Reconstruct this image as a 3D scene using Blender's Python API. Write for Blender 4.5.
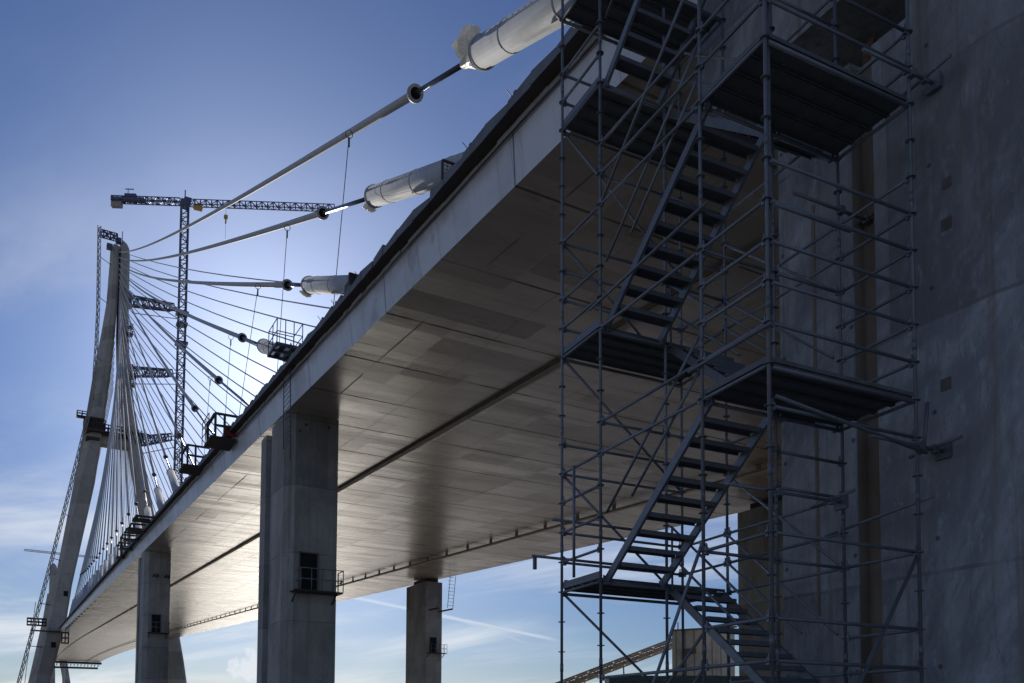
import bpy, math, random
from mathutils import Vector, Matrix
random.seed(11)
R = math.radians
S = bpy.context.scene
for o in list(bpy.data.objects): bpy.data.objects.remove(o)
COL = S.collection
EYE = 1.67
# world: X = distance to the right of the camera measured across the bridge, Y = along the bridge, Z = up (ground 0)
# ------------------------------------------------------------------ camera
cam = bpy.data.cameras.new('camera'); camo = bpy.data.objects.new('camera', cam); COL.objects.link(camo)
YAW, PITCH, ROLL = R(29.5), R(3.1637), R(0.2475)
camo.matrix_world = Matrix.Translation((0, 0, EYE)) @ Matrix.Rotation(-YAW, 4, 'Z') @ Matrix.Rotation(R(90) + PITCH, 4, 'X') @ Matrix.Rotation(ROLL, 4, 'Z')
cam.sensor_width = 36; cam.lens = 871.27 / 1024 * 36
cam.shift_y = (683.81 - 341.5) / 1024
cam.clip_start = 0.1; cam.clip_end = 12000
S.camera = camo
S.render.resolution_x = 1024; S.render.resolution_y = 683
# ------------------------------------------------------------------ light
SUN_AZ, SUN_EL = R(13.45), R(21.8)          # azimuth clockwise from +Y
SKY = 0.075; SUN = 3.6; EXPO = -0.45; SKY_TINT = (.72, .91, 1.24)
S.view_settings.view_transform = 'Standard'; S.view_settings.look = 'None'
S.view_settings.gamma = 1; S.view_settings.use_curve_mapping = False
S.view_settings.exposure = EXPO
sl = bpy.data.lights.new('sun', 'SUN'); sl.energy = SUN; sl.angle = R(0.5); sl.color = (1, .93, .82)
so = bpy.data.objects.new('sun', sl); COL.objects.link(so)
sd = Vector((math.sin(SUN_AZ) * math.cos(SUN_EL), math.cos(SUN_AZ) * math.cos(SUN_EL), math.sin(SUN_EL)))
so.rotation_euler = sd.to_track_quat('Z', 'Y').to_euler()
W = bpy.data.worlds.new('World'); S.world = W; W.use_nodes = True
wn = W.node_tree; wn.nodes.clear()


class NT:
    """tiny node helper"""
    def __init__(s, t): s.t = t
    def n(s, ty, **kw):
        x = s.t.nodes.new(ty)
        for k, v in kw.items(): setattr(x, k, v)
        return x
    def setin(s, sock, v):
        if isinstance(v, bpy.types.NodeSocket): s.t.links.new(v, sock)
        else: sock.default_value = v
    def m(s, op, a, b=0.0, c=None, clamp=False):
        x = s.n('ShaderNodeMath', operation=op, use_clamp=clamp)
        s.setin(x.inputs[0], a); s.setin(x.inputs[1], b)
        if c is not None: s.setin(x.inputs[2], c)
        return x.outputs[0]
    def dot(s, a, v):
        x = s.n('ShaderNodeVectorMath', operation='DOT_PRODUCT'); s.setin(x.inputs[0], a); s.setin(x.inputs[1], v)
        return x.outputs['Value']
    def xyz(s, v):
        x = s.n('ShaderNodeSeparateXYZ'); s.setin(x.inputs[0], v); return x.outputs
    def comb(s, a, b, c):
        x = s.n('ShaderNodeCombineXYZ'); s.setin(x.inputs[0], a); s.setin(x.inputs[1], b); s.setin(x.inputs[2], c); return x.outputs[0]
    def noise(s, v, scale, detail=4, rough=.5, dist=0):
        x = s.n('ShaderNodeTexNoise'); s.setin(x.inputs['Vector'], v)
        x.inputs['Scale'].default_value = scale; x.inputs['Detail'].default_value = detail
        x.inputs['Roughness'].default_value = rough; x.inputs['Distortion'].default_value = dist
        return x.outputs['Fac']
    def ss(s, v, lo, hi, a=0.0, b=1.0):
        x = s.n('ShaderNodeMapRange', interpolation_type='SMOOTHSTEP'); s.setin(x.inputs[0], v)
        x.inputs[1].default_value = lo; x.inputs[2].default_value = hi; x.inputs[3].default_value = a; x.inputs[4].default_value = b
        return x.outputs[0]
    def mix(s, f, a, b, mode='MIX'):
        x = s.n('ShaderNodeMix', data_type='RGBA', blend_type=mode); s.setin(x.inputs[0], f); s.setin(x.inputs[6], a); s.setin(x.inputs[7], b)
        return x.outputs[2]


def rgb(r, g, b): return (r, g, b, 1)


w = NT(wn)
sky = w.n('ShaderNodeTexSky', sky_type='NISHITA'); sky.sun_disc = False
sky.sun_elevation = SUN_EL; sky.sun_rotation = SUN_AZ
sky.altitude = 150; sky.air_density = 1.0; sky.dust_density = .3; sky.ozone_density = 5.0
tc = w.n('ShaderNodeTexCoord'); d = tc.outputs['Generated']
dx, dy, dz = w.xyz(d)
den = w.m('ADD', dz, .12)
px_ = w.m('DIVIDE', dx, den); py_ = w.m('DIVIDE', dy, den)
# thin streaky cirrus, stretched one way
ca, sa = math.cos(.5), math.sin(.5)
qx = w.m('ADD', w.m('MULTIPLY', px_, ca), w.m('MULTIPLY', py_, sa)); qy = w.m('SUBTRACT', w.m('MULTIPLY', py_, ca), w.m('MULTIPLY', px_, sa))
sv = w.comb(w.m('MULTIPLY', qx, .9), w.m('MULTIPLY', qy, .33), 0.0)
c1 = w.noise(sv, 1.7, 7, .62, .5)
c2 = w.noise(w.comb(px_, py_, 3.1), .55, 3, .5)
cir = w.m('MULTIPLY', w.ss(c1, .40, .70), w.ss(c2, .33, .56))
cir = w.m('MULTIPLY', cir, w.ss(dz, .02, .7, 1.0, .28))
# vapour trails and one little cumulus low over the horizon
def trail(a, b, wid, amp):
    A = Vector(a).normalized(); B = Vector(b).normalized(); n = A.cross(B).normalized(); mdl = (A + B).normalized()
    off = w.m('ABSOLUTE', w.dot(d, n))
    wob = w.m('MULTIPLY', w.noise(d, 60, 3), wid * .9)
    prof = w.ss(w.m('SUBTRACT', off, wob), -wid * .2, wid, 1.0, 0.0)
    half = math.cos(A.angle(B) / 2)
    ends = w.ss(w.dot(d, mdl), half - .004, half + .002)
    return w.m('MULTIPLY', w.m('MULTIPLY', prof, ends), amp)
t1 = trail((.32, .93, .15), (.522, .846, .108), .0022, .6)
t2 = trail((.43, .89, .128), (.475, .87, .112), .0016, .5)
pd = Vector((.222, .972, .068)).normalized()
puff = w.m('MULTIPLY', w.ss(w.m('ADD', w.dot(d, pd), w.m('MULTIPLY', w.m('SUBTRACT', w.noise(d, 70, 6, .62), .5), .0011)), .99968, .99992), .95)
pd2 = Vector((.292, .955, .048)).normalized()
puff2 = w.m('MULTIPLY', w.ss(w.m('ADD', w.dot(d, pd2), w.m('MULTIPLY', w.m('SUBTRACT', w.noise(d, 70, 6, .62), .5), .0008)), .9998, .99996), .9)
cl = w.m('MAXIMUM', w.m('MAXIMUM', w.m('MULTIPLY', cir, 1.0), w.m('MAXIMUM', t1, t2)), w.m('MAXIMUM', puff, puff2), clamp=True)
skc = w.mix(1.0, sky.outputs[0], rgb(*SKY_TINT), 'MULTIPLY')
# pale haze band low down, and the bright veil the thin cloud makes round the sun
skc = w.mix(w.ss(dz, .05, .42, 1.0, 0.0), skc, w.mix(1.0, skc, rgb(1.18, .98, .82), 'MULTIPLY'))
th = w.m('ARCCOSINE', w.m('MINIMUM', w.dot(d, tuple(sd)), .99999))
veil = w.m('MULTIPLY', w.m('EXPONENT', w.m('MULTIPLY', th, -1 / R(6.8))), 16.5)
veil = w.m('MULTIPLY', veil, w.ss(w.m('DIVIDE', dx, w.m('MAXIMUM', dy, .05)), -.12, .2, .32, 1.0))
veil = w.m('MULTIPLY', veil, w.m('MULTIPLY', w.ss(dy, -.1, .4), w.ss(c2, .2, .8, .85, 1.15)))
vc = w.n('ShaderNodeVectorMath', operation='SCALE'); vc.inputs[0].default_value = (1.0, 1.03, 1.12); w.t.links.new(veil, vc.inputs['Scale'])
skc = w.mix(1.0, skc, vc.outputs[0], 'ADD')
col = w.mix(w.m('MULTIPLY', cl, .8), skc, rgb(15, 15.6, 16.5))
bg = w.n('ShaderNodeBackground'); wn.links.new(col, bg.inputs[0]); bg.inputs[1].default_value = SKY
wo = w.n('ShaderNodeOutputWorld'); wn.links.new(bg.outputs[0], wo.inputs[0])


# ------------------------------------------------------------------ materials
def mat(name, base, rough=.7, metal=0.0, spec=.5):
    m = bpy.data.materials.new(name); m.use_nodes = True
    b = m.node_tree.nodes['Principled BSDF']
    b.inputs['Base Color'].default_value = rgb(*base); b.inputs['Roughness'].default_value = rough
    b.inputs['Metallic'].default_value = metal; b.inputs['Specular IOR Level'].default_value = spec
    return m, NT(m.node_tree), b


def pos(k):
    g = k.n('ShaderNodeNewGeometry'); return g.outputs['Position']


def bump(k, b, h, strength=.3, dist=.02):
    x = k.n('ShaderNodeBump'); k.setin(x.inputs['Height'], h); x.inputs['Strength'].default_value = strength; x.inputs['Distance'].default_value = dist
    k.t.links.new(x.outputs[0], b.inputs['Normal'])


def noisy(name, base, rough=.7, metal=0.0, amt=.35, scale=3.0, dark=(.5, .45, .4), bmp=.15, stretch=1.0):
    m, k, b = mat(name, base, rough, metal)
    p = pos(k); x, y, z = k.xyz(p)
    v = k.comb(x, y, k.m('MULTIPLY', z, stretch))
    n = k.noise(v, scale, 6, .6); n2 = k.noise(v, scale * 7, 4, .6)
    f = k.m('MULTIPLY', k.ss(n, .38, .72), amt)
    c = k.mix(f, rgb(*base), rgb(*[base[i] * dark[i] for i in range(3)]))
    c = k.mix(k.m('MULTIPLY', k.ss(n2, .45, .75), amt * .5), c, rgb(*[v_ * 1.25 for v_ in base]))
    k.t.links.new(c, b.inputs['Base Color'])
    b.inputs['Roughness'].default_value = rough
    k.t.links.new(k.m('ADD', k.m('MULTIPLY', n2, .18), rough - .09), b.inputs['Roughness'])
    if bmp: bump(k, b, n2, bmp, .01)
    return m


def line(k, coord, period, offset, width):
    """1 on a thin line every period"""
    f = k.m('FRACT', k.m('DIVIDE', k.m('SUBTRACT', coord, offset - period * 50), period))
    dd = k.m('MULTIPLY', k.m('ABSOLUTE', k.m('SUBTRACT', f, .5)), -period)
    dd = k.m('ADD', dd, period * .5)       # distance to the line
    return k.ss(dd, width * .5, width, 1.0, 0.0)


def concrete(name, base, pour=3.2, panel=1.25, stain=.45, offz=.4, vstr=.35, band=.5):
    m, k, b = mat(name, base, .85)
    p = pos(k); x, y, z = k.xyz(p)
    n = k.noise(p, .55, 6, .6); nf = k.noise(p, 9, 6, .65); nb = k.noise(k.comb(x, y, k.m('MULTIPLY', z, .18)), 1.6, 5, .65)
    drip = k.noise(k.comb(k.m('MULTIPLY', x, 4.5), k.m('MULTIPLY', y, 4.5), k.m('MULTIPLY', z, .12)), 1.0, 5, .65)
    pid = k.n('ShaderNodeTexWhiteNoise', noise_dimensions='3D')
    k.t.links.new(k.comb(k.m('FLOOR', k.m('DIVIDE', x, panel * 2)), k.m('FLOOR', k.m('DIVIDE', y, panel * 2)), k.m('FLOOR', k.m('DIVIDE', k.m('SUBTRACT', z, offz), pour))), pid.inputs['Vector'])
    c = k.mix(k.m('MULTIPLY', k.ss(n, .35, .7), stain), rgb(*base), rgb(base[0] * .58, base[1] * .55, base[2] * .52))
    big = k.noise(k.comb(x, k.m('ADD', y, k.m('MULTIPLY', z, .45)), k.m('MULTIPLY', z, .5)), .34, 8, .72, .6)
    c = k.mix(k.m('MULTIPLY', k.ss(big, .44, .6), stain), c, rgb(base[0] * .5, base[1] * .5, base[2] * .52))
    grain = k.noise(k.comb(k.m('MULTIPLY', x, 3.0), k.m('MULTIPLY', y, 3.0), z), 2.4, 8, .75)
    c = k.mix(k.m('MULTIPLY', k.ss(grain, .52, .66), stain * .8), c, rgb(base[0] * .52, base[1] * .5, base[2] * .48))
    c = k.mix(k.m('MULTIPLY', k.ss(grain, .46, .34), stain * .4), c, rgb(base[0] * 1.35, base[1] * 1.35, base[2] * 1.35))
    c = k.mix(k.m('MULTIPLY', k.ss(nf, .5, .7), .35), c, rgb(base[0] * .7, base[1] * .66, base[2] * .6))
    c = k.mix(k.m('MULTIPLY', k.ss(drip, .5, .72), stain), c, rgb(base[0] * .5, base[1] * .42, base[2] * .34))
    c = k.mix(k.m('MULTIPLY', k.ss(nb, .5, .75), .4), c, rgb(base[0] * 1.3, base[1] * 1.3, base[2] * 1.3))
    c = k.mix(k.m('MULTIPLY', k.m('SUBTRACT', pid.outputs[0], .4), band), c, rgb(0, 0, 0))
    wob = k.m('MULTIPLY', k.m('SUBTRACT', nf, .5), .03)
    hl = line(k, k.m('ADD', z, wob), pour, offz, .035)
    hl = k.m('MULTIPLY', hl, k.ss(k.noise(p, 1.3, 3), .35, .6, .25, 1.0))
    vx = line(k, x, panel, .35, .02); vy = line(k, y, panel, .2, .02)
    g = k.n('ShaderNodeNewGeometry'); nx, ny, nz = k.xyz(g.outputs['Normal'])
    fx = k.m('GREATER_THAN', k.m('ABSOLUTE', nx), .5)
    vl = k.m('ADD', k.m('MULTIPLY', vy, fx), k.m('MULTIPLY', vx, k.m('SUBTRACT', 1.0, fx)))
    ln = k.m('MAXIMUM', k.m('MULTIPLY', hl, .7), k.m('MULTIPLY', vl, vstr))
    c = k.mix(ln, c, rgb(base[0] * .35, base[1] * .33, base[2] * .3))
    # tie holes
    hz = k.m('ABSOLUTE', k.m('SUBTRACT', k.m('FRACT', k.m('DIVIDE', z, pour / 2)), .5)); hz = k.m('MULTIPLY', hz, pour / 2)
    hh = k.m('ABSOLUTE', k.m('SUBTRACT', k.m('FRACT', k.m('DIVIDE', y, panel)), .5)); hh = k.m('MULTIPLY', hh, panel)
    hd = k.m('SQRT', k.m('ADD', k.m('MULTIPLY', hz, hz), k.m('MULTIPLY', hh, hh)))
    hole = k.m('MULTIPLY', k.ss(hd, .02, .045, 1.0, 0.0), fx)
    c = k.mix(k.m('MULTIPLY', hole, .7), c, rgb(.03, .03, .03))
    k.t.links.new(c, b.inputs['Base Color'])
    bump(k, b, k.m('SUBTRACT', k.m('ADD', k.m('MULTIPLY', nf, .5), n), k.m('MULTIPLY', ln, .8)), .35, .015)
    return m


M = {}
M['pier'] = concrete('pier_concrete', (.42, .41, .385), stain=.55)
M['pier_near'] = concrete('pier_concrete_near', (.45, .47, .50), pour=3.4, panel=1.3, stain=.95, vstr=.12, band=.75)
M['tower'] = concrete('tower_concrete', (.46, .44, .40), pour=4.5, panel=5, stain=.25)
M['galv'] = noisy('galvanised_steel', (.23, .25, .285), .52, .45, .4, 5, bmp=.05)
M['galv_old'] = noisy('galvanised_plank_underside', (.17, .175, .18), .6, .4, .5, 4, bmp=.1)
for nm_ in ('galv', 'galv_old'):                # every tube and plank has aged a little differently
    t_ = M[nm_].node_tree; k_ = NT(t_); b_ = t_.nodes['Principled BSDF']; src = b_.inputs['Base Color'].links[0].from_socket
    oi = t_.nodes.new('ShaderNodeObjectInfo'); sp = k_.ss(k_.noise(pos(k_), 22, 3, .7), .62, .70, 0.0, .45)
    c_ = k_.mix(k_.m('MULTIPLY', oi.outputs['Random'], .55), src, rgb(.10, .10, .105))
    c_ = k_.mix(sp, c_, rgb(.50, .49, .46)); t_.links.new(c_, b_.inputs['Base Color'])
M['dark_steel'] = noisy('dark_brown_steel', (.07, .055, .05), .6, .3, .5, 3)
M['rust'] = noisy('rusty_rail_steel', (.20, .165, .13), .65, .3, .5, 2)
M['ladder'] = noisy('ladder_steel', (.10, .11, .13), .5, .6, .3, 3)
M['hdpe'] = noisy('white_cable_pipe', (.43, .455, .49), .8, 0, .22, 2.5, bmp=.03); M['hdpe'].node_tree.nodes['Principled BSDF'].inputs['Specular IOR Level'].default_value = .12
M['sheath'] = noisy('cable_sheath', (.52, .52, .53), .72, 0, .22, 1.2, bmp=.0)
M['sheath'].node_tree.nodes['Principled BSDF'].inputs['Specular IOR Level'].default_value = .25
M['strand'] = noisy('bare_strand_bundle', (.035, .037, .045), .35, .3, .3, 8)
M['wrap'] = noisy('plastic_wrap', (.85, .84, .81), .4, 0, .2, 6, bmp=.5)
_t = M['wrap'].node_tree; _tr = _t.nodes.new('ShaderNodeBsdfTranslucent'); _tr.inputs[0].default_value = rgb(.9, .87, .8)
_mx = _t.nodes.new('ShaderNodeMixShader'); _mx.inputs[0].default_value = .6
_o = [n_ for n_ in _t.nodes if n_.type == 'OUTPUT_MATERIAL'][0]
_t.links.new(_t.nodes['Principled BSDF'].outputs[0], _mx.inputs[1]); _t.links.new(_tr.outputs[0], _mx.inputs[2]); _t.links.new(_mx.outputs[0], _o.inputs[0])
M['collar'] = noisy('collar_steel', (.46, .44, .42), .6, .1, .4, 8)
M['stain'] = noisy('brown_concrete', (.27, .22, .17), .85, 0, .6, 2.2, stretch=.3)  # brown tone for the groove strip and the thin vertical strip
M['plate'] = noisy('stained_recess', (.13, .12, .11), .8, 0, .6, 9)
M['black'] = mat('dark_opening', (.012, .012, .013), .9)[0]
M['crane'] = noisy('crane_blue_paint', (.10, .12, .20), .5, .2, .3, .6, bmp=0)
M['crane_grey'] = noisy('crane_counterweight', (.33, .32, .30), .8, 0, .3, .5, bmp=0)
M['pale'] = noisy('pale_crane_paint', (.62, .62, .62), .6, 0, .2, .5, bmp=0)
M['yellow'] = noisy('crane_yellow', (.55, .33, .04), .5, 0, .3, 1, bmp=0)
M['red'] = noisy('red_panel', (.38, .035, .04), .6, 0, .3, 2)
M['form'] = noisy('formwork_plywood', (.055, .045, .038), .8, 0, .6, 1.6)
M['parapet'] = noisy('parapet_cover', (.17, .18, .20), .75, 0, .5, 1.2, bmp=.4)
M['ledge'] = noisy('ledge_render', (.42, .42, .42), .8, 0, .5, 2.5, bmp=.5)
M['wire'] = mat('lifting_wire', (.10, .10, .10), .5, .5)[0]
M['clad'] = None
M['rail'] = noisy('grimy_rail_paint', (.36, .31, .25), .7, 0, .5, 1.5)
M['green'] = noisy('green_container_paint', (.09, .15, .15), .55, 0, .35, 1.5)
M['asphalt'] = noisy('deck_asphalt', (.05, .05, .05), .9, 0, .3, 1)
M['timber'] = noisy('timber_packing', (.12, .055, .03), .8, 0, .4, 6)
M['boom'] = noisy('conveyor_frame', (.46, .40, .34), .6, .2, .4, 2)

# soffit: slightly glossy painted panels with transverse joints and grime
m, k, b = mat('soffit_panels', (.33, .29, .245), .3, 0, .34)
b.inputs['Specular Tint'].default_value = rgb(1, .85, .70)
p = pos(k); x, y, z = k.xyz(p)
PW, PL = 1.86, 4.45
row = k.m('FLOOR', k.m('DIVIDE', k.m('SUBTRACT', y, 0.7), PL)); colm = k.m('FLOOR', k.m('DIVIDE', k.m('SUBTRACT', x, 11.85), PW * 1.5))
wnz = k.n('ShaderNodeTexWhiteNoise', noise_dimensions='3D'); k.t.links.new(k.comb(row, colm, 3.0), wnz.inputs['Vector'])
row2 = k.m('FLOOR', k.m('DIVIDE', y, PL / 3)); wn2 = k.n('ShaderNodeTexWhiteNoise', noise_dimensions='3D'); k.t.links.new(k.comb(row2, k.m('FLOOR', k.m('DIVIDE', x, 2.6)), 9.0), wn2.inputs['Vector'])
n1 = k.noise(k.comb(k.m('MULTIPLY', x, .25), y, z), .9, 6, .6); n2 = k.noise(p, 6, 5, .6); n3 = k.noise(k.comb(k.m('MULTIPLY', x, .35), k.m('MULTIPLY', y, 1.6), 0.0), .8, 4, .6, .4)
c = k.mix(k.ss(n1, .35, .75), rgb(.38, .34, .295), rgb(.29, .245, .20))
c = k.mix(k.m('MULTIPLY', k.m('ADD', k.m('MULTIPLY', wnz.outputs[0], .6), k.m('MULTIPLY', wn2.outputs[0], .4)), .2), c, rgb(.17, .15, .13))
c = k.mix(k.m('MULTIPLY', k.ss(n3, .56, .74), .45), c, rgb(.19, .13, .085))
jw = k.m('MULTIPLY', k.m('SUBTRACT', n2, .5), .05)
jt = line(k, k.m('ADD', y, jw), PL, .7, .07)
jt = k.m('MULTIPLY', jt, k.ss(k.noise(k.comb(x, k.m('MULTIPLY', y, .3), 0.0), .35, 3), .36, .52, .45, 1.0))
jt2 = k.m('MULTIPLY', line(k, k.m('ADD', y, jw), PL / 3, .7, .06), k.ss(n1, .42, .68, .0, .5))
jl = k.ss(k.m('ABSOLUTE', k.m('SUBTRACT', x, 11.85)), .015, .045, 1.0, 0.0)
jl = k.m('MULTIPLY', jl, k.ss(k.noise(k.comb(0.0, y, 0.0), .22, 2), .46, .54, .12, .8))
jl3 = k.m('MULTIPLY', line(k, x, PW * 3, 11.85 + PW * 1.5, .03), .35)
jn = k.m('MAXIMUM', k.m('MAXIMUM', jt, jt2), k.m('MAXIMUM', jl, jl3))
halo = k.m('MULTIPLY', line(k, k.m('ADD', y, k.m('MULTIPLY', k.m('SUBTRACT', k.noise(p, 2.2, 4), .5), .5)), PL, .7, .5), k.ss(k.noise(k.comb(x, y, 5.0), .3, 4, .6), .48, .62, 0.0, .55))
c = k.mix(halo, c, rgb(.13, .075, .04))
c = k.mix(k.m('MULTIPLY', k.ss(k.noise(k.comb(x, y, 2.0), 2.6, 6, .7), .6, .72), .35), c, rgb(.58, .52, .44))
c = k.mix(k.m('MULTIPLY', jn, .85), c, rgb(.045, .035, .03))
k.t.links.new(c, b.inputs['Base Color'])
k.t.links.new(k.m('ADD', .20, k.m('ADD', k.m('MULTIPLY', n1, .16), k.m('ADD', k.m('MULTIPLY', wnz.outputs[0], .02), k.m('MULTIPLY', jn, .4)))), b.inputs['Roughness'])
# every plate sags a little differently
tilt = k.m('ADD', k.m('MULTIPLY', k.m('FRACT', k.m('DIVIDE', y, PL / 3)), k.m('MULTIPLY', k.m('SUBTRACT', wn2.outputs[0], .5), .36)), k.m('MULTIPLY', k.noise(k.comb(k.m('MULTIPLY', x, .3), k.m('MULTIPLY', y, .8), 0.0), .5, 2, .4), .09))
bump(k, b, k.m('ADD', tilt, k.m('MULTIPLY', n2, .003)), .6, .5)
M['soffit'] = m

# fascia: pale grey painted steel with grime under the top edge and plate joints
m, k, b = mat('fascia_paint', (.44, .45, .47), .42)
p = pos(k); x, y, z = k.xyz(p)
n1 = k.noise(p, .5, 5, .6); n2 = k.noise(k.comb(x, k.m('MULTIPLY', y, 5.0), k.m('MULTIPLY', z, .5)), .6, 5, .65)
hrel = k.m('SUBTRACT', z, k.m('ADD', k.m('MULTIPLY', y, .0574), 12.70 + EYE))
top = k.ss(k.m('ADD', hrel, k.m('MULTIPLY', k.m('SUBTRACT', k.noise(p, .7, 4), .5), .9)), .75, 1.3)
c = k.mix(k.ss(n1, .4, .75), rgb(.68, .69, .72), rgb(.52, .53, .55))
c = k.mix(k.m('MULTIPLY', top, .55), c, rgb(.26, .19, .14))
c = k.mix(k.m('MULTIPLY', k.ss(n2, .52, .72), .4), c, rgb(.30, .29, .29))
c = k.mix(k.m('MULTIPLY', k.ss(k.noise(p, 1.1, 3), .62, .7), .35), c, rgb(.19, .17, .16))
vl = line(k, k.m('ADD', y, k.m('MULTIPLY', hrel, .15)), 8.9, 18.5 - 8.9, .045); vl2 = k.m('MULTIPLY', line(k, y, 4.45, 18.5, .03), .3)
c = k.mix(k.m('MULTIPLY', k.m('MAXIMUM', vl, vl2), .85), c, rgb(.05, .05, .05))
k.t.links.new(c, b.inputs['Base Color']); bump(k, b, k.m('ADD', n1, k.m('MULTIPLY', n2, .3)), .25, .03)
M['fascia'] = m

# cladding with vertical ribs
m, k, b = mat('building_cladding', (.42, .38, .32), .6)
p = pos(k); x, y, z = k.xyz(p)
rib = line(k, k.m('ADD', x, y), .6, 0.0, .06); n1 = k.noise(p, 1.2, 5, .6); n4 = k.noise(k.comb(k.m('MULTIPLY', x, 4.0), k.m('MULTIPLY', y, 4.0), k.m('MULTIPLY', z, .3)), .6, 4)
c = k.mix(k.m('MULTIPLY', rib, .6), k.mix(k.ss(n1, .4, .7), rgb(.72, .67, .60), rgb(.56, .52, .46)), rgb(.12, .11, .10))
c = k.mix(k.m('MULTIPLY', k.ss(n4, .52, .7), .5), c, rgb(.20, .16, .12))
k.t.links.new(c, b.inputs['Base Color']); bump(k, b, rib, .5, .03)
M['clad'] = m

# ground: pale compacted gravel, damp patches
m, k, b = mat('site_gravel', (.36, .33, .29), .6, 0, .7)
p = pos(k)
n1 = k.noise(p, .05, 6, .6); n2 = k.noise(p, 1.2, 6, .7); n3 = k.noise(p, .018, 3, .5)
c = k.mix(k.ss(n1, .35, .7), rgb(.42, .37, .30), rgb(.27, .22, .17)); c = k.mix(k.m('MULTIPLY', k.ss(n2, .4, .8), .5), c, rgb(.2, .18, .16))
k.t.links.new(c, b.inputs['Base Color']); k.t.links.new(k.ss(n3, .35, .65, .36, .6), b.inputs['Roughness']); bump(k, b, n2, .5, .05)
M['ground'] = m


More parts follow.
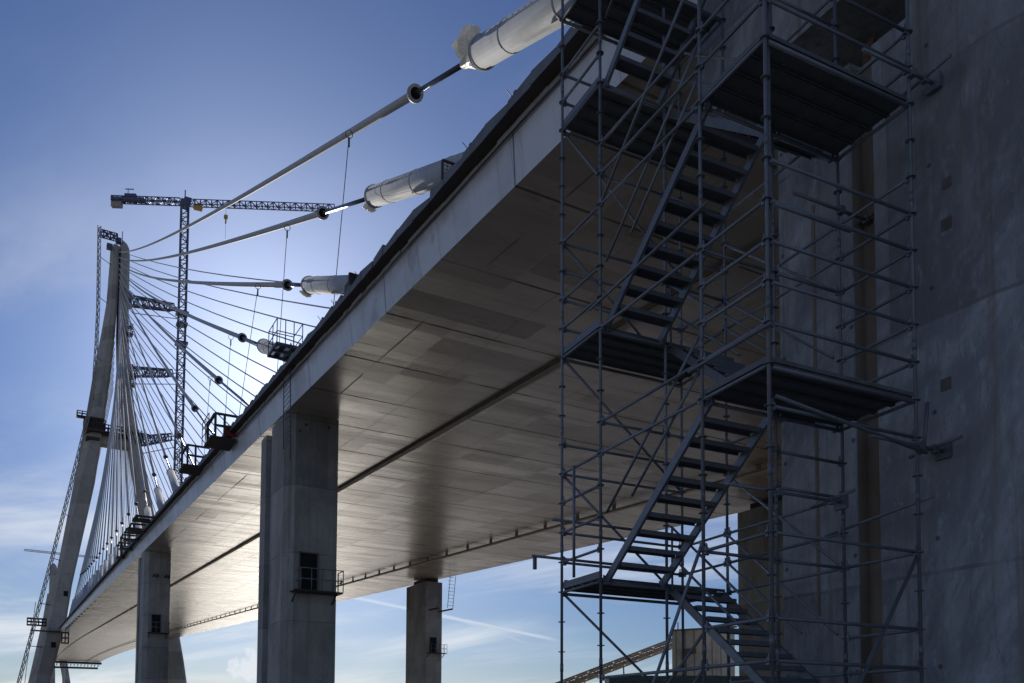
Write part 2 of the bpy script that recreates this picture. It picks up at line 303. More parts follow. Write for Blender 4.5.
# ------------------------------------------------------------------ mesh helpers
class MB:
    def __init__(s): s.v = []; s.f = []; s.sm = []; s.mi = []; s.cur = 0
    def add(s, vs, fs, smooth=False):
        o = len(s.v); s.v += [tuple(v) for v in vs]
        for f in fs: s.f.append([i + o for i in f]); s.sm.append(smooth); s.mi.append(s.cur)
        return s
    def box(s, c, size, rz=0.0, M3=None):
        hx, hy, hz = size[0] / 2, size[1] / 2, size[2] / 2
        Mr = M3 or Matrix.Rotation(rz, 3, 'Z'); c = Vector(c)
        vs = [c + Mr @ Vector((a * hx, b_ * hy, e * hz)) for e in (-1, 1) for b_ in (-1, 1) for a in (-1, 1)]
        return s.add(vs, [(0, 2, 3, 1), (4, 5, 7, 6), (0, 1, 5, 4), (2, 6, 7, 3), (0, 4, 6, 2), (1, 3, 7, 5)])
    def beam(s, a, b_, wd, ht, up=(0, 0, 1)):
        a = Vector(a); b_ = Vector(b_); dd = b_ - a; L = dd.length; dd.normalize()
        sd_ = dd.cross(Vector(up))
        if sd_.length < 1e-4: sd_ = Vector((1, 0, 0))
        sd_.normalize(); u_ = sd_.cross(dd)
        Mr = Matrix((sd_, dd, u_)).transposed()
        return s.box((a + b_) / 2, (wd, L, ht), M3=Mr)
    def tube(s, a, b_, r, n=8, r2=None, cap=True):
        return s.poly([a, b_], r, n, r2, cap)
    def poly(s, pts, r, n=8, r2=None, cap=True):
        pts = [Vector(q) for q in pts]; N = len(pts); o = len(s.v)
        prev = None
        for i, q in enumerate(pts):
            dd = (pts[min(i + 1, N - 1)] - pts[max(i - 1, 0)]).normalized()
            if prev is None:
                t_ = Vector((0, 0, 1)) if abs(dd.z) < .9 else Vector((1, 0, 0))
                e1 = dd.cross(t_).normalized()
            else:
                e1 = (prev - dd * prev.dot(dd)).normalized()
            prev = e1; e2 = dd.cross(e1)
            rr = r if r2 is None else r + (r2 - r) * i / (N - 1)
            for j in range(n):
                an = 2 * math.pi * j / n
                s.v.append(tuple(q + e1 * (rr * math.cos(an)) + e2 * (rr * math.sin(an))))
        for i in range(N - 1):
            for j in range(n):
                j2 = (j + 1) % n
                s.f.append([o + i * n + j, o + i * n + j2, o + (i + 1) * n + j2, o + (i + 1) * n + j]); s.sm.append(n > 4); s.mi.append(s.cur)
        if cap:
            s.f.append([o + j for j in range(n)][::-1]); s.sm.append(False); s.mi.append(s.cur)
            s.f.append([o + (N - 1) * n + j for j in range(n)]); s.sm.append(False); s.mi.append(s.cur)
        return s
    def ring(s, c, dd, ro, ri, L, n=20):
        c = Vector(c); dd = Vector(dd).normalized(); t_ = Vector((0, 0, 1)) if abs(dd.z) < .9 else Vector((1, 0, 0))
        e1 = dd.cross(t_).normalized(); e2 = dd.cross(e1); o = len(s.v)
        for (rr, h) in ((ro, -L / 2), (ro, L / 2), (ri, L / 2), (ri, -L / 2)):
            for j in range(n):
                an = 2 * math.pi * j / n
                s.v.append(tuple(c + dd * h + e1 * (rr * math.cos(an)) + e2 * (rr * math.sin(an))))
        for q in range(4):
            q2 = (q + 1) % 4
            for j in range(n):
                j2 = (j + 1) % n
                s.f.append([o + q * n + j, o + q * n + j2, o + q2 * n + j2, o + q2 * n + j]); s.sm.append(q in (0, 2)); s.mi.append(s.cur)
        return s
    def loft(s, secs, cap=True, smooth=False):
        n = len(secs[0]); o = len(s.v)
        for sc in secs:
            for q in sc: s.v.append(tuple(q))
        for i in range(len(secs) - 1):
            for j in range(n):
                j2 = (j + 1) % n
                s.f.append([o + i * n + j, o + i * n + j2, o + (i + 1) * n + j2, o + (i + 1) * n + j]); s.sm.append(smooth); s.mi.append(s.cur)
        if cap:
            s.f.append([o + j for j in range(n)][::-1]); s.sm.append(False); s.mi.append(s.cur)
            s.f.append([o + (len(secs) - 1) * n + j for j in range(n)]); s.sm.append(False); s.mi.append(s.cur)
        return s
    def lattice(s, a, b_, wd, ht, n, r, up=(0, 0, 1), taper=1.0, tri=False):
        a = Vector(a); b_ = Vector(b_); dd = (b_ - a).normalized(); sd_ = dd.cross(Vector(up)).normalized(); u_ = sd_.cross(dd)
        P = []
        for i in range(n + 1):
            f = i / n; c = a + (b_ - a) * f; kx = 1 + (taper - 1) * f
            if tri: cs = ((-1, -1), (1, -1), (0, 1))
            else: cs = ((-1, -1), (1, -1), (1, 1), (-1, 1))
            P.append([c + sd_ * (p_[0] * wd / 2 * kx) + u_ * (p_[1] * ht / 2 * kx) for p_ in cs])
        K = len(P[0])
        for q in range(K): s.poly([P[i][q] for i in range(n + 1)], r * 1.5, 4)
        for i in range(n + 1):
            for q in range(K): s.tube(P[i][q], P[i][(q + 1) % K], r, 4, cap=False)
        for i in range(n):
            for q in range(K):
                q2 = (q + 1) % K
                if (i + q) % 2: s.tube(P[i][q], P[i + 1][q2], r, 4, cap=False)
                else: s.tube(P[i][q2], P[i + 1][q], r, 4, cap=False)
        return s
    def build(s, name, mats, parent=None, fix=True):
        me = bpy.data.meshes.new(name); me.from_pydata(s.v, [], s.f)
        if not isinstance(mats, (list, tuple)): mats = [mats]
        for mm in mats: me.materials.append(mm)
        me.polygons.foreach_set('use_smooth', s.sm); me.polygons.foreach_set('material_index', s.mi)
        me.update()
        if fix:
            import bmesh
            bm = bmesh.new(); bm.from_mesh(me); bmesh.ops.recalc_face_normals(bm, faces=bm.faces); bm.to_mesh(me); bm.free()
        o = bpy.data.objects.new(name, me); COL.objects.link(o)
        if parent is not None: o.parent = parent; o.matrix_parent_inverse = parent.matrix_basis.inverted()
        return o


def tag(o, label=None, cat=None, group=None, kind=None):
    if label: o['label'] = label
    if cat: o['category'] = cat
    if group: o['group'] = group
    if kind: o['kind'] = kind
    return o


def thing(name, label, cat, loc=(0, 0, 0), group=None):
    o = bpy.data.objects.new(name, None); COL.objects.link(o); o.location = loc; o.empty_display_size = .2
    return tag(o, label, cat, group)


# ------------------------------------------------------------------ the setting
def H(t):                                   # soffit height above the ground at distance t along the bridge
    h = 12.70 + .0574 * t + EYE
    if t > 300: h -= 5.2e-5 * (t - 300) ** 2
    return h


g = MB(); g.add([(-3000, -3000, 0), (3000, -3000, 0), (3000, 6000, 0), (-3000, 6000, 0)], [(0, 1, 2, 3)])
tag(g.build('ground', M['ground'], fix=False), kind='structure')

# ------------------------------------------------------------------ bridge deck
def sweep(mb, prof, ts, hf=H):
    secs = [[(a, t, hf(t) + dh) for a, dh in prof] for t in ts]
    mb.loft(secs)


TS = [7.95, 12, 20, 40, 80, 140, 200, 260, 300] + [300 + 25 * i for i in range(1, 13)]
deck = thing('bridge_deck', 'long pale bridge deck seen from below, running on concrete piers towards the tower', 'bridge deck', (26, 8, H(8)))
mb = MB(); sweep(mb, [(10.5, 0), (43, 0), (43, .15), (10.5, .15)], TS); mb.build('soffit', M['soffit'], deck)
mb = MB(); sweep(mb, [(10.497, .0), (10.32, 1.24), (10.6, 1.24), (10.6, .16), (10.499, .16)][0:4], TS); mb.build('fascia', M['fascia'], deck)
mb = MB(); sweep(mb, [(43.003, .0), (43.2, 1.24), (42.9, 1.24), (42.9, .16)], TS); mb.build('fascia', M['fascia'], deck)
mb = MB(); sweep(mb, [(10.62, 1.2), (42.88, 1.2), (42.88, 1.55), (10.62, 1.55)], TS); mb.build('roadway_slab', M['asphalt'], deck)
# ragged pale ledge over the fascia
mb = MB(); t = 8.0
rnd = random.Random(3)
while t < 300:
    L = rnd.uniform(.25, .9) if t < 70 else 6
    e = rnd.uniform(.0, .05)
    mb.add([(10.30 - e, t, H(t) + 1.243), (10.30 - e, t + L, H(t + L) + 1.243), (10.66, t + L, H(t + L) + 1.243), (10.66, t, H(t) + 1.243),
            (10.28 - e, t, H(t) + 1.345), (10.28 - e, t + L, H(t + L) + 1.345), (10.66, t + L, H(t + L) + 1.345), (10.66, t, H(t) + 1.345)],
           [(0, 3, 2, 1), (4, 5, 6, 7), (0, 1, 5, 4), (1, 2, 6, 5), (2, 3, 7, 6), (3, 0, 4, 7)])
    t += L
sweep(mb, [(10.30, 1.243), (10.66, 1.243), (10.66, 1.345), (10.28, 1.345)], [300 + 25 * i for i in range(0, 13)])
mb.build('ledge', M['ledge'], deck)
mb = MB(); sweep(mb, [(9.93, 1.352), (10.9, 1.352), (10.9, 1.45), (9.93, 1.45)], TS); mb.build('edge_formwork', M['form'], deck)
mb = MB(); sweep(mb, [(43.6, 1.352), (42.7, 1.352), (42.7, 1.65), (43.6, 1.65)], TS); mb.build('edge_formwork', M['form'], deck)
# parapet blocks of about one metre, each a little askew, which gives the saw-toothed top
mb = MB(); t = 8.0
while t < 300:
    L = (1.12 if t < 90 else 4.0) * rnd.uniform(.85, 1.15); t2 = t + L - .02
    h0 = rnd.uniform(.34, .40); h1 = h0 + rnd.uniform(-.22, -.08); o_ = rnd.uniform(-.02, .02)
    if rnd.random() < .25: h0, h1 = h1 + .04, h0
    if t > 90: h0 = h1 = .3
    mb.add([(9.91 + o_, t, H(t) + 1.36), (9.91 - o_, t2, H(t2) + 1.36), (10.2, t2, H(t2) + 1.455), (10.2, t, H(t) + 1.455),
            (9.93 + o_, t, H(t) + 1.36 + h0), (9.93 - o_, t2, H(t2) + 1.36 + h1), (10.2, t2, H(t2) + 1.36 + h1), (10.2, t, H(t) + 1.36 + h0)],
           [(0, 3, 2, 1), (4, 5, 6, 7), (0, 1, 5, 4), (1, 2, 6, 5), (2, 3, 7, 6), (3, 0, 4, 7)])
    t += L
sweep(mb, [(9.93, 1.46), (10.2, 1.46), (10.2, 1.66), (9.93, 1.66)], [300 + 25 * i for i in range(0, 13)])
mb.build('parapet', M['parapet'], deck)
# conduit pipes along the fascia top
pts = [(10.27 + .012 * math.sin(t * .9), t, H(t) + 1.19 + .015 * math.sin(t * .37)) for t in [8 + i * 1.5 for i in range(190)]]
MB().poly(pts, .022, 6).build('conduit', M['strand'], deck)
pts = [(10.25, t, H(t) + 1.10 + .045 * math.sin(t * .21) + .02 * math.sin(t * .8)) for t in [36 + i * 1.5 for i in range(170)]]
MB().poly(pts, .022, 6).build('conduit', M['strand'], deck)
# traveller rails hung below the soffit
mb = MB()
for a in (17.75,):
    sweep(mb, [(a - .15, -.13), (a + .15, -.13), (a + .15, -.11), (a - .15, -.11)], TS)
    sweep(mb, [(a - .02, -.108), (a + .02, -.108), (a + .02, -.03), (a - .02, -.03)], TS)
    sweep(mb, [(a - .13, -.028), (a + .13, -.028), (a + .13, -.004), (a - .13, -.004)], TS)
mb.build('traveller_rail', M['rail'], deck)
mb = MB(); a = 34.85
sweep(mb, [(a - .15, -.44), (a + .15, -.44), (a + .15, -.30), (a - .15, -.30)], TS)
t = 12
while t < 300:
    mb.box((a, t, H(t) - .15), (.12, .3, .28)); t += 4.45
mb.build('traveller_rail', M['rail'], deck)
# hanging service brackets & small steel bits along the edge
for (t, cc) in ((31.3, 'red'), (28.6, 'ladder'), (33.0, 'ladder'), (20.0, 'ladder'), (17.6, 'ladder')):
    mb = MB(); mb.tube((10.0, t, H(t) + 1.5), (9.85, t + .22, H(t) + 1.88), .011, 6); mb.box((10.0, t, H(t) + 1.70), (.10, .10, .10))
    mb.build('formwork_clamp', M[cc], deck)
# mesh covers round the foot of the big cable pipes
for (t, solid) in ((22.8, False), (31.2, True)):
    mb = MB(); z0, z1 = H(t) + 1.4, H(t) + 2.95; a0, a1 = 10.45, 12.3
    n = 12
    for i in range(n + 1): a = a0 + (a1 - a0) * i / n; mb.tube((a, t, z0), (a, t, z1), .012, 4)
    for i in range(n + 1): z = z0 + (z1 - z0) * i / n; mb.tube((a0, t, z), (a1, t, z), .012, 4)
    for a in (a0, a1): mb.beam((a, t, z0), (a, t, z1), .06, .06, up=(0, 1, 0))
    mb.beam((a0, t, z1), (a1, t, z1), .06, .06)
    if solid: mb.box(((a0 + a1) / 2, t + .03, (z0 + z1) / 2), (a1 - a0, .02, z1 - z0)); mb.box((a0 + .01, t + .3, (z0 + z1) / 2 - .1), (.02, .5, z1 - z0 - .3))
    mb.build('mesh_guard', M['dark_steel'], deck)
# net scaffold hanging near the tip
mb = MB()
for i in range(14):
    a = 17 + i * 1.9; mb.tube((a, 597, H(597) - .2), (a + .3, 597, H(597) - 3.2), .15, 4); mb.tube((a, 597, H(597) - 3.2), (a + 1.9, 597, H(597) - .4), .12, 4)
mb.beam((15, 598, H(598) - .9), (44, 598, H(598) - .9), 3, 1.2); mb.beam((15, 598, H(598) - 4.2), (42, 598, H(598) - 4), 2, 1.1)
mb.build('tip_scaffold', M['dark_steel'], deck)

# ------------------------------------------------------------------ piers
def shaft(mb, t0, t1, a0, a1, z0, z1, ch=.32, gr=True):
    """octagonal section with a groove in both long faces; t0 near, t1 far"""
    L = t1 - t0; g0, g1 = t0 + L * .56, t0 + L * .78; gd = .35
    if gr:
        c2_ = .06
        sec = [(a0 + ch, t0), (a1 - c2_, t0), (a1, t0 + c2_), (a1, g0), (a1 - gd, g0 + .02), (a1 - gd, g1 - .02), (a1, g1), (a1, t1 - c2_), (a1 - c2_, t1), (a0 + c2_, t1),
               (a0, t1 - c2_), (a0, g1), (a0 + gd, g1 - .02), (a0 + gd, g0 + .02), (a0, g0), (a0, t0 + ch)]
    else:
        sec = [(a0 + ch, t0), (a1 - ch, t0), (a1, t0 + ch), (a1, t1 - ch), (a1 - ch, t1), (a0 + ch, t1), (a0, t1 - ch), (a0, t0 + ch)]
    nz = max(1, int((z1 - z0) / 4))
    mb.loft([[(a, t, z0 + (z1 - z0) * i / nz) for a, t in sec] for i in range(nz + 1)])
    return mb


def balcony(par, ac, t, z, wd, fl, mirror=False):
    """door recess, slab and railing on the near face at t"""
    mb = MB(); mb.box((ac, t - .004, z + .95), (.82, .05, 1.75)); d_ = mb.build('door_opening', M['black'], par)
    mb = MB()
    for q in (-.44, .44): mb.box((ac + q, t - .03, z + .95), (.06, .08, 1.85))
    mb.box((ac, t - .03, z + 1.86), (.94, .08, .06)); mb.build('door_frame', M['galv'], par)
    x0, x1 = fl
    mb = MB(); mb.box(((x0 + x1) / 2, t - .42, z - .04), (x1 - x0, .8, .07)); mb.beam((x0 + .1, t - .05, z - .5), (x0 + .1, t - .75, z - .1), .06, .06); mb.beam((x1 - .3, t - .05, z - .5), (x1 - .3, t - .75, z - .1), .06, .06)
    bl = mb.build('balcony', M['dark_steel'], par)
    mb = MB(); y0, y1 = t - .8, t - .04
    for h in (.5, 1.0):
        mb.tube((x0 + .3, y0, z + h), (x1, y0, z + h), .022, 6); mb.tube((x1, y0, z + h), (x1, y1, z + h), .022, 6); mb.tube((x0 + .3, y0, z + h), (x0 + .3, y1, z + h), .022, 6)
    n = 4
    for i in range(n + 1):
        xx = x0 + .3 + (x1 - x0 - .3) * i / n; mb.tube((xx, y0, z), (xx, y0, z + 1.0), .022, 6)
    mb.tube((x1, y1, z), (x1, y1, z + 1.0), .03, 6)
    mb.build('railing', M['galv'], bl)


p1 = thing('concrete_pier', 'tall grey concrete pier left of the scaffold, with a dark doorway and railed balcony', 'pier', (11.8, 42.5, 0))
shaft(MB(), 40.0, 45.05, 10.5, 13.0, 0, H(40) - .02, ch=.42).build('shaft', M['pier'], p1)
balcony(p1, 11.62, 40.0, 6.5 + EYE, 1, (10.75, 13.06))
for (a, z) in ((11.4, H(40) - .55), (12.5, H(40) - .5), (11.1, H(40) - .9)): MB().ring((a, 39.995, z), (0, 1, 0), .06, .035, .05, 12).build('lifting_socket', M['black'], p1)

p2 = thing('concrete_pier', 'slimmer looking concrete pier under the left deck edge, beyond the large grey one', 'pier', (11.7, 96, 0))
shaft(MB(), 93.2, 98.9, 10.5, 12.95, 0, H(93) - .02, ch=.42).build('shaft', M['pier'], p2)
balcony(p2, 11.7, 93.2, 9.75 + EYE, 1, (10.9, 12.9))
mb = MB()
for a in (11.3, 11.6, 12.4, 12.7): mb.beam((a, 93.1, 15.4 + EYE), (a + .12, 92.7, 15.6 + EYE), .12, .12)
mb.build('bracket', M['dark_steel'], p2)

p3 = thing('concrete_pier', 'brownish concrete pier under the far deck edge with a dangling ladder beside it', 'pier', (42, 96, 0))
shaft(MB(), 93.2, 98.9, 40.95, 43.25, 0, H(93) - .42, ch=.15, gr=False).build('shaft', M['pier'], p3)
MB().box((42.3, 96, H(96) - .24), (1.6, 3.6, .44)).build('bearing', M['dark_steel'], p3)
balcony(p3, 42.05, 93.2, 9.2 + EYE, 1, (41.2, 43.5))
mb = MB(); mb.beam((41.4, 93.0, 14.2 + EYE), (42.5, 92.6, 14.5 + EYE), .15, .18); mb.beam((42.7, 93.0, 14.1 + EYE), (44.3, 92.6, 14.5 + EYE), .15, .18)
mb.build('bracket', M['dark_steel'], p3)

p4 = thing('concrete_pier', 'brown shaded concrete pier glimpsed through the scaffold under the far deck edge', 'pier', (42.2, 40, 0))
shaft(MB(), 36.8, 42.4, 41.0, 43.3, 0, H(37) - .3, ch=.15, gr=False).build('shaft', M['pier'], p4)
MB().box((42.1, 39.6, H(40) - .26), (1.6, 3.6, .5)).build('bearing', M['dark_steel'], p4)

p5 = thing('concrete_pier', 'huge dark concrete pier behind and to the right of the scaffold tower', 'pier', (11.8, 7.2, 0))
zt = H(7)
mb = MB()
t0, t1 = 4.6, 9.87
lo = 10.0 + EYE
sec_lo = [(10.9, t0), (13.2, t0), (13.6, t0 + .4), (13.6, t1), (10.55, t1), (10.5, t1 - .05), (10.5, 8.40), (10.72, 8.38), (10.72, 8.04), (10.5, 8.02), (10.5, 6.27), (10.75, 5.1)]
mb.loft([[(a, t, lo * i / 4) for a, t in sec_lo] for i in range(5)])
mb.build('shaft', M['pier_near'], p5)
mb = MB(); mb.loft([[(a, t, z) for a, t in [(10.9, t0), (13.2, t0), (13.6, t0 + .4), (13.6, 7.45), (10.5, 7.45), (10.5, 6.27), (10.75, 5.1)]] for z in (lo + .002, zt + 3.5)]); mb.build('upstand', M['pier_near'], p5)
mb = MB(); mb.box((12.6, 8.6, lo + .5), (1.6, 1.8, .99)); mb.build('bearing_plinth', M['rust'], p5)
mb = MB(); mb.box((10.95, 8.35, lo + .22), (.2, .2, .42)); mb.box((11.05, 9.0, lo + .12), (.3, .2, .22)); mb.build('timber_packing', M['timber'], p5)
mb = MB()
for (t, z, s_) in ((6.9, 7.3, .13), (6.92, 6.75, .15), (6.98, 4.6, .15)): MB().box((10.498, t, z + EYE), (.01, s_, s_ * 1.1)).build('embedded_plate', M['plate'], p5)
mb = MB(); mb.loft([[(10.42, t, z) for t in ()] or [(a, t, z) for a, t in [(10.45, 7.5), (43.1, 7.5), (43.1, 11.6), (10.45, 11.6)]] for z in (11.05 + EYE, H(8) + 1.3)])
eb = tag(mb.build('end_beam', M['pier_near']), 'concrete cross beam closing the deck end above the huge dark pier', 'beam')

MB().add([(10.52, 8.393, .1), (10.71, 8.374, .1), (10.71, 8.05, .1), (10.52, 8.393, 11.6), (10.71, 8.374, 11.6), (10.71, 8.05, 11.6)], [(0, 1, 4, 3), (1, 2, 5, 4)]).build('brown_groove_strip', M['stain'], p5, fix=False)  # brown strip lining the groove, darker than the pier face
MB().box((10.492, 9.12, 6.6), (.02, .05, 6.5)).build('rusty_strip', M['stain'], p5)
# the approach span carried on past the camera
ap = thing('approach_span', 'end of the approach span resting on the huge dark pier', 'bridge span', (26, 4, H(4)))
mb = MB(); mb.loft([[(a, t, z) for a, z in [(13.7, H(7) - 1.5), (43, H(7) - 1.5), (43, H(7) + 1.3), (13.7, H(7) + 1.3)]] for t in (-60, 7.42)]); mb.build('girder', M['pier_near'], ap)

# ------------------------------------------------------------------ scaffold stair tower
CA, SA = math.cos(YAW), math.sin(YAW)
def c2w(X, Y): return Vector((X * CA + Y * SA, -X * SA + Y * CA, 0))
PHI = R(26.22)
O0 = c2w(.825, 14.438)
UD = c2w(math.sin(PHI), -math.cos(PHI)); VD = c2w(math.cos(PHI), math.sin(PHI))
US = [0, 1.219, 3.701, 4.93]; VS = [0, 1.245, 2.49]
def P(u, v, z): return O0 + UD * u + VD * v + Vector((0, 0, z))
def K(k_): return 4.004 + .5 * k_
sc = thing('scaffold_stair_tower', 'blue-grey steel scaffold stair tower with switchback flights before the dark pier', 'scaffold', P(2.46, 1.245, 0))
posts = {'a': (0, 0), 'b': (1, 0), 'c': (2, 0), 'd': (3, 0), 'e': (1, 1), 'f': (2, 1), 'g': (0, 2), 'h': (1, 2), 'i': (2, 2), 'j': (3, 2)}
TOP = K(29)
for key, (i, j) in posts.items():
    mb = MB(); u, v = US[i], VS[j]
    top = TOP if key not in 'ef' else K(24)
    mb.tube(P(u, v, .05), P(u, v, top), .0245, 10)
    mb.box(P(u, v, .03), (.16, .16, .03), 0)
    kk = -7
    while K(kk) < top - .1:
        z = K(kk); mb.tube(P(u, v, z - .005), P(u, v, z + .005), .062, 10)
        if kk % 4 == 1: mb.tube(P(u, v, z + .17), P(u, v, z + .30), .029, 10)
        kk += 1
    mb.build('standard', M['galv'], sc)


def ledger(i0, j0, i1, j1, kz, r=.0235):
    a = P(US[i0], VS[j0], K(kz)); b_ = P(US[i1], VS[j1], K(kz)); dd = (b_ - a).normalized()
    mb = MB(); mb.tube(a + dd * .05, b_ - dd * .05, r, 8)
    for q, s_ in ((a, 1), (b_, -1)):
        mb.box(q + dd * (.055 * s_), (.05, .035, .09), math.atan2(dd.y, dd.x)); mb.box(q + dd * (.055 * s_) + Vector((0, 0, .03)), (.02, .012, .14), math.atan2(dd.y, dd.x))
    mb.build('ledger', M['galv'], sc)
def brace(p0, p1):
    dd = (p1 - p0).normalized(); mb = MB(); mb.tube(p0 + dd * .06, p1 - dd * .06, .0235, 8)
    mb.box(p0 + dd * .05, (.05, .05, .08)); mb.box(p1 - dd * .05, (.05, .05, .08)); mb.build('diagonal_brace', M['galv'], sc)


LEFT = [0, 8, 16, 20, 24]; RIGHT = [-4, 4, 12, 20]
# far-left end bay: left long edge, far cross face, inner cross face
for kz in (1, 2, 3, 4, 9, 10, 12, 17, 18, 21, 22): ledger(0, 0, 1, 0, kz)
for kz in (1, 2, 4, 5, 9, 10, 11, 12, 17, 18): ledger(0, 0, 0, 2, kz)
for kz in (1, 2, 9, 10, 17, 18, -4): ledger(0, 2, 1, 2, kz)
for kz in (5, 13, -4): ledger(1, 0, 1, 1, kz); ledger(1, 1, 1, 2, kz)
# middle bay
for kz in (4, 5, 8, 12, 13, 14, 20, -3): ledger(1, 0, 2, 0, kz)
for kz in (-3, 0, 1, 5, 9, 13, 17): ledger(1, 2, 2, 2, kz)
# near end bay
for kz in (2, 10): ledger(1, 2, 2, 2, kz)
for kz in (2, 3): ledger(2, 1, 2, 2, kz)
for kz in (10, 11): ledger(1, 1, 1, 2, kz)
for kz in (-3, -2, 0, 5, 6, 7, 8, 13, 14, 15): ledger(2, 0, 3, 0, kz)
for kz in (-3, -2, 0, 3, 5, 6, 7, 8, 9, 13, 14, 16): ledger(3, 0, 3, 2, kz)
for kz in (-3, -2, 0, 5, 6, 7, 8, 9, 10, 13, 14): ledger(2, 2, 3, 2, kz)
for kz in (0, 8, 16): ledger(2, 0, 2, 1, kz); ledger(2, 1, 2, 2, kz)
for kz in (0, 8, 16): ledger(1, 0, 1, 1, kz)
for kz in (-8 + 4, 0, 4, 8, 12, 16): brace(P(0, 0, K(kz + 4 - 4)), P(0, VS[2], K(kz - 4) if kz > -4 else .1))
brace(P(US[1], 0, .12), P(US[2], 0, K(.3))); brace(P(US[1], 0, K(12)), P(US[2], 0, K(16)))
brace(P(US[1], VS[2], K(4)), P(US[2], VS[2], K(0))); brace(P(US[1], VS[2], K(12)), P(US[2], VS[2], K(8)))
brace(P(US[3], VS[2], K(0)), P(US[3], 0, .1))
brace(P(US[2], VS[2], K(-4)), P(US[3], VS[2], K(0)))


def landing(u0, u1, kz, toe=0.0, rail=True):
    z = K(kz)
    root = MB()
    n = 4; wd = (u1 - u0 - .04) / n
    for i in range(n):
        ua = u0 + .02 + i * wd
        for (lo_, hi_, zz, hh) in ((.006, wd - .006, .055, .012),):
            c = P(ua + wd / 2, VS[2] / 2, z + zz)
            root.box(c, (hi_ - lo_, VS[2] - .06, hh), math.atan2(VD.y, VD.x) - math.pi / 2)
        for e in (.02, wd - .02):
            c = P(ua + e, VS[2] / 2, z + .032); root.box(c, (.018, VS[2] - .06, .035), math.atan2(VD.y, VD.x) - math.pi / 2)
    l_ = root.build('landing_deck', M['galv_old'], sc)
    mb = MB()
    for uu in (u0, u1): mb.tube(P(uu, .04, z - .03), P(uu, VS[2] - .04, z - .03), .027, 8)
    mb.tube(P(u0, 0, z - .01), P(u1, 0, z - .01), .0235, 8); mb.tube(P(u0, VS[2], z - .01), P(u1, VS[2], z - .01), .0235, 8)
    mb.build('transom', M['galv'], l_)
    ang = math.atan2(UD.y, UD.x)
    if u0 < .1: MB().box(P((u0 + u1) / 2, -.01 + .03, z + .11), (u1 - u0 - .06, .03, .11), ang).build('toe_board', M['galv'], l_)
    else: MB().box(P((u0 + u1) / 2, .02, z + .08), (u1 - u0 - .06, .03, .07), ang).build('toe_board', M['galv_old'], l_)
    if u0 < .1: MB().box(P(.02, VS[2] / 2, z + .13), (.03, VS[2] - .08, .15), ang).build('toe_board', M['galv'], l_)
    else: MB().box(P(u1 - .02, VS[2] / 2, z + .07), (.03, VS[2] - .08, .05), ang).build('toe_board', M['galv_old'], l_)


for kz in LEFT: landing(US[0], US[1], kz)
for kz in RIGHT: landing(US[2], US[3], kz)


def flight(u0, z0, u1, z1, v0, v1, railv):
    """stairs rising from u0,z0 to u1,z1 in the lane v0..v1"""
    fl = bpy.data.objects.new('stair_flight', None); COL.objects.link(fl); fl.parent = sc; fl.matrix_parent_inverse = sc.matrix_basis.inverted()
    fl.location = P((u0 + u1) / 2, (v0 + v1) / 2, z0)
    s_ = 1 if u1 > u0 else -1
    for v in (v0, v1):
        mb = MB(); a = P(u0, v, z0 + .02); b_ = P(u1, v, z1 - .05)
        mb.beam(a, b_, .045, .125); mb.beam(b_ - Vector((0, 0, .0)), P(u1 + .1 * s_, v, z1 - .03), .045, .10); mb.box(P(u0, v, z0 + .02), (.09, .06, .14), math.atan2(UD.y, UD.x))
        mb.build('stringer', M['galv'], fl)
    n = 9; ang = math.atan2(UD.y, UD.x)
    for i in range(1, n + 1):
        f = i / (n + 1); u = u0 + (u1 - u0) * f; z = z0 + (z1 - z0) * f
        mb = MB(); mb.box(P(u, (v0 + v1) / 2, z + .03), (.235, v1 - v0 - .05, .025), ang)
        mb.cur = 1; mb.box(P(u - .11, (v0 + v1) / 2, z + .012), (.016, v1 - v0 - .05, .05), ang); mb.box(P(u + .11, (v0 + v1) / 2, z + .005), (.016, v1 - v0 - .05, .06), ang)
        mb.build('tread', [M['galv_old'], M['galv']], fl)
    mb = MB()
    for v in railv:
        for h in (.55, 1.02):
            e0 = .02 if h > .9 else .3
            a = P(u0 + (u1 - u0) * e0, v, z0 + (z1 - z0) * e0 + h); b_ = P(u1 - (u1 - u0) * .02, v, z1 - .04 + h)
            mb.tube(a, b_, .021, 8)
        for f in (.97,):
            a = P(u0 + (u1 - u0) * f, v, z0 + (z1 - z0) * f); mb.tube(a, a + Vector((0, 0, 1.0)), .018, 6)
    mb.build('handrail', M['galv'], fl)


ZL = {kz: K(kz) for kz in LEFT}
L1 = (.10, 1.13); L2 = (1.36, 2.39)
flight(US[1] + .03, K(0), US[2], K(4), *L1, (.06,)); flight(US[1] + .03, K(8), US[2], K(12), *L1, (.06,)); flight(US[1] + .03, K(16), US[2], K(20), *L1, (.06,))
flight(US[1] + .03, .05, US[2], K(-4), *L1, (.06,))
flight(US[2] - .03, K(-4), US[1], K(0), *L2, (1.3, 2.43)); flight(US[2] - .03, K(4), US[1], K(8), *L2, (1.3, 2.43)); flight(US[2] - .03, K(12), US[1], K(16), *L2, (1.3, 2.43))
